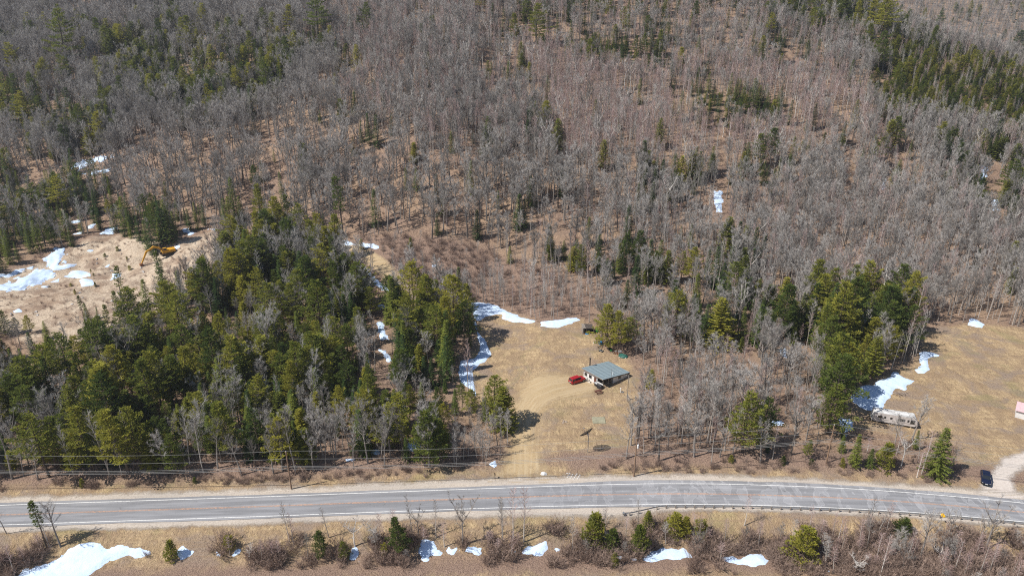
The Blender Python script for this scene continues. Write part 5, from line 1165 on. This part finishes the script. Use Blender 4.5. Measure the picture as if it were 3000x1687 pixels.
 (0, 600, 3.623): [('U', 800, 945, 890), ('U', 1015, 865, 815), ('U', 755, 862, 830), ('U', 1115, 550, 510), ('U', 1350, 580, 545), ('U', 965, 712, 680), ('U', 995, 752, 730), ('U', 1510, 830, 795), ('U', 1380, 690, 640), ('U', 1250, 490, 440)],
 (0, 1200, 2.975): [('U', 1500, 1305, 1130, 'round bush pine beside the big snow patch'), ('U', 2000, 1200, 1085), ('Q', 410, 1200, 800, 'thin pine with bare trunk below the road'), ('H', 530, 1190, 790), ('S', 60, 1080, 750), ('S', 430, 1190, 880)],
}
KIND = {'R': ('slender_tree', (4, 20)), 'H': ('hardwood_tree', (5, 25)), 'S': ('slender_tree', (4, 20)), 'W': ('birch_tree', (3, 18)), 'P': ('pine_tree', (3.5, 27)), 'Q': ('pine_tree', (6, 26)), 'F': ('fir_tree', (2.5, 21)), 'C': ('cedar_tree', (2, 17)), 'U': ('bush_pine', (1.2, 8.5))}
plants = []      # kind, x, y, height, label, px, py, manual
random.seed(23)
for (ox, oy, s), lst in TREES.items():
    for t in lst:
        kd, bx, by, ty = t[:4]; lab = t[4] if len(t) > 4 else None
        px, py, pt = ox + bx / s, oy + by / s, oy + ty / s
        g = at(px, py)
        lo, hi = 0.5, 40.0
        for _ in range(30):
            m = (lo + hi) / 2
            if proj(g.x, g.y, g.z + m)[1] > pt: lo = m
            else: hi = m
        h = min(max(lo, KIND[kd][1][0]), KIND[kd][1][1])
        if kd in 'PFC' and py < 620: h *= 1.25
        if kd == 'U': h *= .9
        plants.append([kd, g.x, g.y, h, lab, px, py, True, None])

# woods filled in between: outline on the photo's ground -> mix of kinds, spacing, heights
Z = [
 ('none', YARD), ('none', EASTFIELD), ('none', PIT), ('none', TRACK), ('none', FIELD), ]
ZONES = [
 ('path', [(935, 690), (985, 700), (988, 900), (978, 1085), (938, 1085), (945, 900)], None),
 ('path', [(1795, 380), (1825, 380), (1830, 610), (1795, 610)], None), ('path', [(2116, 430), (2142, 430), (2144, 560), (2116, 560)], None), ('path', [(2466, 395), (2500, 395), (2535, 600), (2488, 600)], None),
 ('scrub', [(850, 600), (1000, 588), (1180, 610), (1250, 640), (1230, 700), (1190, 760), (1100, 745), (1000, 690)], dict(S=.12, B=.88, sp=2.3, h=(3, 7))),
 ('sapling stand', [(1180, 640), (1300, 650), (1420, 690), (1500, 735), (1510, 790), (1460, 800), (1370, 812), (1300, 785), (1190, 760)], dict(S=.74, W=.06, B=.20, sp=2.3, h=(6, 11))),
 ('evergreen wood', [(0, 905), (130, 905), (230, 885), (330, 835), (450, 790), (540, 735), (600, 640), (700, 590), (830, 590), (875, 690), (930, 760), (990, 790), (1060, 790), (1120, 810), (1150, 850), (1125, 910), (1125, 990), (1130, 1040), (1000, 1050), (800, 1030), (600, 1010), (400, 1020), (-150, 1030), (-150, 905)], dict(P=.31, F=.12, C=.06, Q=.03, H=.34, S=.14, sp=2.8, h=(7, 18))),
 ('roadside wood', [(-200, 1030), (400, 1020), (480, 1020), (480, 1195), (-200, 1210)], dict(P=.34, F=.16, H=.28, S=.10, C=.12, sp=2.7, h=(6, 17))),
 ('roadside wood', [(1120, 1045), (1180, 1050), (1260, 1075), (1285, 1130), (1250, 1185), (1120, 1185)], dict(H=.62, S=.36, C=.02, sp=2.5, h=(6, 9.5))),
 ('roadside wood', [(480, 1020), (600, 1010), (800, 1030), (1000, 1050), (1215, 1030), (1275, 1070), (1285, 1130), (1250, 1185), (900, 1185), (480, 1195)], dict(P=.14, F=.12, H=.42, S=.20, C=.12, sp=2.6, h=(6, 15))),
 ('open hardwood slope', [(250, 430), (420, 330), (700, 300), (950, 330), (1130, 420), (1420, 430), (1420, 640), (1200, 610), (1000, 588), (850, 600), (560, 560), (300, 520)], dict(H=.84, S=.13, F=.03, sp=4.0, h=(12, 19))),
 ('pit-side wood', [(-300, 430), (250, 430), (300, 520), (560, 560), (700, 590), (600, 640), (560, 575), (480, 600), (420, 612), (300, 590), (210, 605), (130, 655), (0, 690), (-300, 740)], dict(H=.42, P=.10, F=.34, S=.14, sp=3.8, h=(8, 16))),
 ('western conifer belt', [(255, 120), (360, 100), (430, 190), (640, 150), (745, 170), (720, 260), (600, 305), (500, 300), (400, 275), (280, 225)], dict(F=.28, C=.26, P=.10, H=.30, S=.06, sp=3.2, h=(10, 18))),
 ('western conifer belt', [(-200, 230), (60, 230), (150, 270), (215, 300), (200, 350), (0, 345), (-200, 340)], dict(F=.36, C=.14, P=.12, H=.38, sp=3.4, h=(8, 16))),
 ('western slope', [(-400, -60), (700, -60), (860, 150), (860, 300), (420, 330), (250, 430), (-400, 430)], dict(H=.58, P=.07, F=.12, C=.10, S=.13, sp=2.95, h=(10, 18))),
 ('upper middle slope', [(700, -60), (1300, -60), (1300, 250), (1420, 430), (1130, 420), (950, 330), (860, 300), (860, 150)], dict(H=.40, S=.18, R=.26, F=.11, W=.05, sp=2.95, h=(10, 17))),
 ('eastern ridge', [(2200, 125), (2300, 135), (2350, 145), (2430, 155), (2576, 195), (2800, 230), (2800, 400), (2576, 370), (2400, 330), (2230, 310), (2190, 270), (2200, 180)], dict(F=.20, C=.40, S=.18, R=.16, P=.06, sp=2.8, h=(6, 12))),
 ('fir strip', [(1690, 310), (1770, 240), (1890, 250), (1980, 270), (1960, 340), (1750, 330)], dict(F=.42, C=.12, S=.34, H=.12, sp=3.0, h=(7, 14))),
 ('hilltop fir patch', [(1460, 110), (1560, 120), (1660, 140), (1650, 195), (1540, 185), (1460, 150)], dict(F=.36, P=.10, C=.10, S=.30, H=.14, sp=3.0, h=(7, 14))),
 ('ridge top', [(1900, -60), (2330, -60), (2330, 110), (2200, 115), (2050, 100), (1950, 60)], dict(P=.22, F=.22, S=.30, H=.26, sp=3.4, h=(8, 16))),
 ('pinkish sapling slope', [(1300, 120), (1500, 190), (1700, 190), (2100, 190), (2200, 330), (1900, 420), (1600, 430), (1420, 430)], dict(R=.60, S=.13, W=.15, H=.11, F=.01, sp=2.4, h=(9, 15))),
 ('hilltop wood', [(1300, -60), (2200, -60), (2250, 120), (2100, 190), (1700, 190), (1500, 190), (1300, 120)], dict(R=.30, S=.16, H=.34, F=.13, P=.03, W=.04, sp=3.1, h=(9, 15))),
 ('eastern pine clump', [(2030, 780), (2180, 740), (2300, 800), (2330, 830), (2250, 930), (2140, 985), (2110, 1050), (2120, 1090), (2060, 1110), (2050, 900)], dict(P=.52, F=.16, C=.06, H=.16, W=.10, sp=4.3, h=(9, 19))),
 ('bare wood by the yard', [(1612, 880), (1800, 860), (2050, 900), (2060, 1110), (2060, 1185), (1560, 1195), (1600, 1120), (1600, 1100), (1605, 1050), (1620, 1000)], dict(H=.38, S=.26, R=.26, B=.10, sp=2.6, h=(8, 15))),
 ('roadside thicket', [(2060, 1110), (2120, 1090), (2300, 1108), (2400, 1135), (2430, 1185), (2400, 1200), (2000, 1170)], dict(S=.22, W=.15, B=.40, F=.12, U=.11, sp=3.6, h=(3, 8))),
 ('eastern slope', [(1900, 400), (2200, 330), (2400, 330), (2900, 380), (2900, 830), (2450, 812), (2330, 830), (2300, 800), (2180, 740), (1900, 700)], dict(H=.30, S=.20, R=.13, F=.24, P=.03, C=.06, W=.04, sp=2.9, h=(9, 16))),
]
REST = ('slope above the yard', None, dict(H=.32, S=.20, R=.10, F=.24, C=.08, P=.03, W=.03, sp=3.0, h=(9, 16)))
pitch = 2.25
gx, gy = np.meshgrid(np.arange(-470, 470, pitch), np.arange(90, 640, pitch))
gx = (gx + NR.uniform(-.5, .5, gx.shape) * pitch).ravel(); gy = (gy + NR.uniform(-.5, .5, gy.shape) * pitch).ravel()
gzv = ground(gx, gy); d_ = gy - road_y(gx)
ppx, ppy, dep = proj(gx, gy, gzv)
_, tpy, _ = proj(gx, gy, gzv + 16)
ok = (ppx > -330) & (ppx < 3200) & (tpy < 1720) & (ppy > -70) & (dep > 0)
ok &= (d_ > 7.6) | (d_ < -8.0)
for _, poly in Z: ok &= poly_sd(gx, gy, poly) < (-0.3 if poly is not FIELD else 0.5)
zone = np.full(len(gx), -1)
ox_, oy_ = ppx / O2P, ppy / O2P
for zi in range(len(ZONES) - 1, -1, -1):
    zone[poly_sd(ox_, oy_, ZONES[zi][1]) > 0] = zi
mx = np.array([p[1] for p in plants]); my = np.array([p[2] for p in plants])
brushes = []
clump = fbm(gx / 26, gy / 26, 77, 3)
stand = fbm(gx / 34, gy / 28, 91, 3)        # conifers keep together in stands
LOOSE = {'western slope', 'upper middle slope', 'eastern slope', REST[0]}
conx = np.array([(p[1], p[2]) for p in plants if p[7] and p[0] in 'PFCQ'])
hwx = np.array([(p[1], p[2]) for p in plants if p[7] and p[0] in 'HW'])
STRIP = dict(S=.16, R=.20, W=.07, B=.55, U=.02, sp=2.25, h=(3, 7.5))
for i in np.nonzero(ok)[0]:
    x, y, d = float(gx[i]), float(gy[i]), float(d_[i])
    if d < 0:
        name, mix = 'brush strip below the road', STRIP
        if d > -8.6 or (d > -11 and U(0, 1) < .5): continue
        if 240 < ppx[i] < 720 and U(0, 1) < .6: continue
        if U(0, 1) < .45 and min(abs(ppx[i] - t) for t in (1700, 1900, 2350)) > 60: plants.append(['H' if U(0, 1) < .25 else 'R', x, y, U(3.5, 8.5), None, float(ppx[i]), float(ppy[i]), False, 'brush strip below the road'])
        for _ in range(7): brushes.append((x + U(-1.4, 1.4), y + U(-1.4, 1.4), U(.4, 1.25)))
    elif d < 9.2:
        name, mix = 'road bank', dict(B=.93, U=.07, sp=2.6, h=(1.2, 2.4))
        if abs(x + 5) < 12 or x > 92: continue
        brushes.extend((x + U(-1.1, 1.1), y + U(-.8, .8), U(.2, .5)) for _ in range(6))
    elif zone[i] >= 0:
        name, _, mix = ZONES[zone[i]]
        if mix is None: continue
    else:
        name, _, mix = REST
    cl = .55 + 1.25 * max(0, min(1, float(clump[i]) + .5)) if d > 13 else 1
    if U(0, 1) > (pitch / mix['sp']) ** 2 * cl: continue
    r = U(0, 1); kd = None
    for k, p in mix.items():
        if k in ('sp', 'h'): continue
        r -= p
        if r <= 0: kd = k; break
    if kd is None: continue
    if kd in 'FCP' and name in LOOSE and stand[i] < .05 + U(-.12, .12): kd = 'H' if U(0, 1) < .5 else 'S'
    if kd == 'B':
        brushes.append((x, y, U(.6, 1.2) * (.5 if d < 13 and d > 0 else 1))); continue
    if np.min((mx - x) ** 2 + (my - y) ** 2) < (2.2 if kd in 'SRFW' else 3.4) ** 2: continue
    lo, hi = mix['h']; h = U(lo, hi)
    if d > 13:
        dx = np.abs(conx[:, 0] - x); dy = conx[:, 1] - y
        if np.any((dx < 3.6) & (dy > 0) & (dy < 17)):
            if kd in 'HSRW' and U(0, 1) < .72: continue
            h *= .7
        if np.any((np.abs(hwx[:, 0] - x) < 2.5) & (hwx[:, 1] - y > 0) & (hwx[:, 1] - y < 8)) and U(0, 1) < .7: continue
    if kd in 'FC': h *= U(.65, 1.0)
    if kd == 'U': h = min(h, U(1.2, 4.5))
    plants.append([kd, x, y, h, None, float(ppx[i]), float(ppy[i]), False, name])
# low scrub on the broken ground of the pit and around it
for i in np.nonzero(poly_sd(gx, gy, PIT) > .5)[0]:
    if vnoise(gx[i] / 8, gy[i] / 6, 51) > .05 and U(0, 1) < .6: brushes.append((float(gx[i]), float(gy[i]), U(.2, .5)))
# understorey brush through the open woods
for i in np.nonzero(ok)[0]:
    if d_[i] > 9 and U(0, 1) < .33 + .35 * (d_[i] < 15): brushes.append((float(gx[i]), float(gy[i]), U(.35, .8)))

bxy = np.array([(b[0], b[1]) for b in brushes]); clear = np.ones(len(bxy), bool)
for poly in SNOW_AT:                       # nothing grows through the snow or hides its near rim
    for oy in (0.0, 1.3, 2.4): clear &= poly_sd(bxy[:, 0], bxy[:, 1] + oy, poly) < -.3
brushes = [b for b, k in zip(brushes, clear) if k]
sxy = np.array([(p[1], p[2]) for p in plants]); hide = np.zeros(len(sxy), bool)
for poly in SNOW_AT:
    for oy in (0.0, 1.5, 3.0): hide |= poly_sd(sxy[:, 0], sxy[:, 1] + oy, poly) > -.2
plants = [p for p, k in zip(plants, hide) if p[7] or not k]
def region(p):
    if p[8]: return p[8]
    x, y = p[5] / O2P, p[6] / O2P
    d = p[2] - float(road_y(p[1]))
    if d < 0: return 'brush strip below the road'
    if d < 13: return 'road bank'
    for nm, poly, mix in ZONES:
        if mix and poly_sd(np.array([x]), np.array([y]), poly)[0] > 0: return nm
    return REST[0]
LAND = [(n, at(x, y)) for n, x, y in (('the tall feathery pine', 200, 210), ('the lone rounded conifer', 605, 100), ('the spire-like pine', 935, 140), ('the twin olive conifers', 1035, 200), ('the yellow-sided pine', 1573, 130), ('the dark fir among saplings', 1873, 300), ('the bright olive conifer', 1767, 495), ('the ridge-crest pine', 2747, 95), ('the lone round-crowned hardwood', 1135, 676), ('the bare-trunked pine', 1006, 690), ('the leaning hardwood', 1370, 700), ('the small fir on the leaf bank', 1494, 770), ('the snowy forest gap', 2105, 600), ('the excavator', 487, 747), ('the deep snow heap', 160, 765), ('the big plumed pine', 1212, 930), ('the yellowest pine', 1023, 1063), ('the spruce spire', 1155, 949), ('the largest pale pine', 338, 1281), ('the snowy slope trunks', 270, 480), ('the plank shed', 1724, 978), ('the house', 1775, 1110), ('the leaning olive conifer', 2104, 1014), ('the great spreading tree', 2228, 1129), ('the huge dark pine', 2442, 1023), ('the camper trailer', 2620, 1245), ('the western utility pole', 854, 1432), ('the transformer pole', 1857, 1395), ('the pole by the camper', 2421, 1356), ('the guardrail end', 1828, 1500), ('the diamond sign', 2754, 1534), ('the biggest bush pine', 2348, 1646), ('the largest snow patch', 250, 1610), ('the driveway mouth', 1530, 1395), ('the pine in the strip', 1178, 1625), ('the clearing corner pine', 1331, 986), ('the ridge-end pine', 2972, 186), ('the snow by the field corner', 2870, 950), ('the eastern snow gap', 2590, 540), ('the western frame edge', 40, 1100), ('the pit-side bright pine', 90, 375), ('the hilltop yellow pine', 1780, 40), ('the fir strip', 2110, 310))]
def near(p): return min(LAND, key=lambda l: (l[1].x - p[1]) ** 2 + (l[1].y - p[2]) ** 2)[0]
NOUN = {'R': 'slender pinkish-twigged leafless tree', 'H': 'leafless grey hardwood tree', 'S': 'slender pale-stemmed leafless tree', 'W': 'white-stemmed leafless birch tree', 'P': 'green plumed pine', 'Q': 'thin-crowned pine', 'F': 'dark green fir', 'C': 'olive green conifer', 'U': 'low bushy pine'}
CAT = {'R': 'tree', 'H': 'tree', 'S': 'tree', 'W': 'birch', 'P': 'pine', 'Q': 'pine', 'F': 'fir', 'C': 'conifer', 'U': 'bush'}
byname = {}
PZ = ground(np.array([p[1] for p in plants]), np.array([p[2] for p in plants])); BZ = ground(np.array([b[0] for b in brushes]), np.array([b[1] for b in brushes]))
for p, z in zip(plants, PZ):
    h = p[3]; z = float(z); p.append(z); q0 = proj(p[1], p[2], z); q1 = proj(p[1], p[2], z + h)
    vis = max(0, min(1687, q0[1]) - max(0, q1[1])) if -20 < q0[0] < 3020 else 0
    if p[6] < 250 and not p[7]: vis *= .6
    p.append(vis + (1e6 if p[7] and vis > 0 else 0))
    byname.setdefault(KIND[p[0]][0], []).append(p)
stuff = []
for nm, lst in byname.items():
    lst.sort(key=lambda p: -p[-1])
    for k, p in enumerate(lst):
        kd, x, y, h = p[:4]
        if k >= 300 or p[-1] < 12: stuff.append(p); continue
        vi = random.randrange(len(PROTO[kd])); H0, tm, cm = PROTO[kd][vi]
        s = h / H0; rz = U(0, 6.28); wd = s * (U(.9, 1.15) if kd != 'U' else U(.95, 1.15))
        if kd == 'H' and p[7]: wd = s * U(1.05, 1.25)
        if kd in 'SRW': wd = max(wd, .75)
        if kd in 'PFC': wd *= U(1.05, 1.3)
        reg_ = region(p)
        tall = 'tall ' if h > KIND[kd][1][1] * .62 else ('small ' if h < KIND[kd][1][1] * .33 else '')
        nr_ = near(p)
        if len((tall + NOUN[kd] + ' in the ' + reg_ + ' near ' + nr_).replace('-', ' ').split()) > 15: tall = ''; nr_ = nr_.replace('the lone round-crowned', 'the lone')
        bank_ = ' above the road near '
        lab = p[4] or (tall + NOUN[kd] + (' on the ' if 'slope' in reg_ or 'ridge' in reg_ else ' in the ') + reg_ + ' near ' + nr_)
        if len(lab.split()) > 16: lab = ' '.join(lab.split(' near ')[:1])
        if not p[4] and reg_ == 'road bank': lab = tall + NOUN[kd] + ' on the road bank near ' + nr_
        o = empty(nm, (x, y, p[9]), rz, lab, CAT[kd], None if p[4] else lab.replace(NOUN[kd], NOUN[kd] + 's'))
        o.scale = (wd, wd, s)
        for part, me in (('trunk', tm), ('crown', cm)):
            c = bpy.data.objects.new(part, me); COL.objects.link(c); c.parent = o

# the rest of the woods: one mass for each kind of tree, copies of the same trees spread on points
def scatter(name, label, meshes, pts):
    """pts: x, y, z, rot, (sx, sy, sz), index"""
    if not pts: return
    col = bpy.data.collections.new(name + '_kinds')
    for k, ms in enumerate(meshes):
        co, lv, ls, lt, mi, mats = [], [], [], [], [], []; nb_ = nl_ = 0
        for j, me in enumerate(ms):
            a = np.empty(len(me.vertices) * 3, np.float32); me.vertices.foreach_get('co', a); b = np.empty(len(me.loops), np.int32); me.loops.foreach_get('vertex_index', b)
            c = np.empty(len(me.polygons), np.int32); me.polygons.foreach_get('loop_start', c); d = np.empty(len(me.polygons), np.int32); me.polygons.foreach_get('loop_total', d)
            co.append(a); lv.append(b + nb_); ls.append(c + nl_); lt.append(d); mi += [j] * len(c); nb_ += len(me.vertices); nl_ += len(b); mats.append(me.materials[0])
        me = bpy.data.meshes.new('tree_kind'); me.vertices.add(nb_); me.vertices.foreach_set('co', np.concatenate(co)); me.loops.add(nl_); me.loops.foreach_set('vertex_index', np.concatenate(lv))
        me.polygons.add(len(mi)); me.polygons.foreach_set('loop_start', np.concatenate(ls)); me.polygons.foreach_set('loop_total', np.concatenate(lt)); me.update(calc_edges=True)
        for m_ in mats: me.materials.append(m_)
        me.polygons.foreach_set('material_index', mi); me.update()
        col.objects.link(bpy.data.objects.new('%s_kind_%02d' % (name, k), me))
    me = bpy.data.meshes.new(name); me.from_pydata([p[:3] for p in pts], [], [])
    me.attributes.new('rot', 'FLOAT_VECTOR', 'POINT').data.foreach_set('vector', [c for p in pts for c in (0, 0, p[3])])
    me.attributes.new('scl', 'FLOAT_VECTOR', 'POINT').data.foreach_set('vector', [c for p in pts for c in p[4]])
    me.attributes.new('idx', 'INT', 'POINT').data.foreach_set('value', [p[5] for p in pts])
    o = link(bpy.data.objects.new(name, me)); tag(o, label, kind='stuff')
    ng = bpy.data.node_groups.new(name + '_spread', 'GeometryNodeTree')
    ng.interface.new_socket('Geometry', in_out='INPUT', socket_type='NodeSocketGeometry'); ng.interface.new_socket('Geometry', in_out='OUTPUT', socket_type='NodeSocketGeometry')
    gi = ng.nodes.new('NodeGroupInput'); go = ng.nodes.new('NodeGroupOutput')
    ci = ng.nodes.new('GeometryNodeCollectionInfo'); ci.inputs['Collection'].default_value = col; ci.inputs['Separate Children'].default_value = True; ci.inputs['Reset Children'].default_value = True
    ip = ng.nodes.new('GeometryNodeInstanceOnPoints'); ip.inputs['Pick Instance'].default_value = True
    def na(nm, ty):
        n = ng.nodes.new('GeometryNodeInputNamedAttribute'); n.data_type = ty; n.inputs['Name'].default_value = nm; return n.outputs['Attribute']
    e2r = ng.nodes.new('FunctionNodeEulerToRotation')
    L = ng.links.new
    L(gi.outputs[0], ip.inputs['Points']); L(ci.outputs[0], ip.inputs['Instance']); L(na('idx', 'INT'), ip.inputs['Instance Index'])
    L(na('rot', 'FLOAT_VECTOR'), e2r.inputs[0]); L(e2r.outputs[0], ip.inputs['Rotation']); L(na('scl', 'FLOAT_VECTOR'), ip.inputs['Scale'])
    L(ip.outputs[0], go.inputs[0])
    md = o.modifiers.new('spread', 'NODES'); md.node_group = ng
    return o
MASS = {'R': ('pink_sapling_forest', 'mass of thin leafless trees with pinkish twigs on the hillside'), 'H': ('hardwood_forest', 'mass of leafless grey hardwoods covering the hillside'), 'S': ('slender_forest', 'mass of thin pinkish leafless trees covering the hillside'), 'W': ('birch_forest', 'white birches mixed into the hillside woods'), 'P': ('pine_forest', 'green pines mixed into the woods'), 'Q': ('pine_forest', 'thin pines mixed into the woods'), 'F': ('fir_forest', 'dark firs mixed into the hillside woods'), 'C': ('cedar_forest', 'olive conifers mixed into the hillside woods'), 'U': ('bush_pine_undergrowth', 'low pines at the wood edges')}
for kd in 'HSRWPQFCU':
    pts = []
    for p in stuff:
        if p[0] != kd: continue
        vi = random.randrange(len(PROTO[kd])); s = p[3] / PROTO[kd][vi][0]; wd = s * U(.9, 1.15) * (1.15 if kd in 'PFC' else 1)
        if kd in 'SRW': wd = max(wd, .75)
        pts.append((p[1], p[2], p[9], U(0, 6.28), (wd, wd, s), vi))
    scatter(MASS[kd][0], MASS[kd][1], [(t, c) for _, t, c in PROTO[kd]], pts)
bm_ = [(b.mesh('brush', M['twig_brown']),) for b in BRUSH]
scatter('undergrowth', 'reddish brown leafless brush along the road and under the trees', bm_, [(x, y, float(z), U(0, 6.28), (s, s, s), random.randrange(3)) for (x, y, s), z in zip(brushes, BZ)])
# woods on the far hillside beyond the ridge
fx, fy = np.meshgrid(np.arange(180, 900, 4.6), np.arange(560, 1300, 4.6))
fx = (fx + NR.uniform(-.5, .5, fx.shape) * 4.6).ravel(); fy = (fy + NR.uniform(-.5, .5, fy.shape) * 4.6).ravel(); fz = ground(fx, fy)
qx, qy, qd = proj(fx, fy, fz)
sel = np.nonzero((qx > 2250) & (qx < 3150) & (qy > -60) & (qy < 330))[0]
pts = []; km = [(t, c) for k in 'HSFP' for _, t, c in PROTO[k][:3]]
for i in sel:
    r = U(0, 1); k = 0 if r < .42 else (1 if r < .93 else (2 if r < .98 else 3))
    h = U(9, 16); s = h / (16, 14, 14, 18)[k]
    pts.append((float(fx[i]), float(fy[i]), float(fz[i]), U(0, 6.28), (max(s, .75), max(s, .75), s), k * 3 + random.randrange(3)))
scatter('distant_forest', 'hazy grey-purple leafless forest on the far hillside', km, pts)

# ------------------------------------------------------------------ the air: a thin haze over the whole valley
hm, hnt, hout = newmat('thin_haze')
pv = hnt.nodes.new('ShaderNodeVolumePrincipled'); pv.inputs['Color'].default_value = (0.80, 0.84, 0.95, 1); pv.inputs['Density'].default_value = 0.00014; pv.inputs['Anisotropy'].default_value = 0.2
hnt.links.new(pv.outputs[0], hout.inputs['Volume'])
hz = MB().box(-2300, 2300, -900, 3000, -12, 330).build('haze', hm); tag(hz, 'thin bluish haze filling the valley air', kind='stuff')
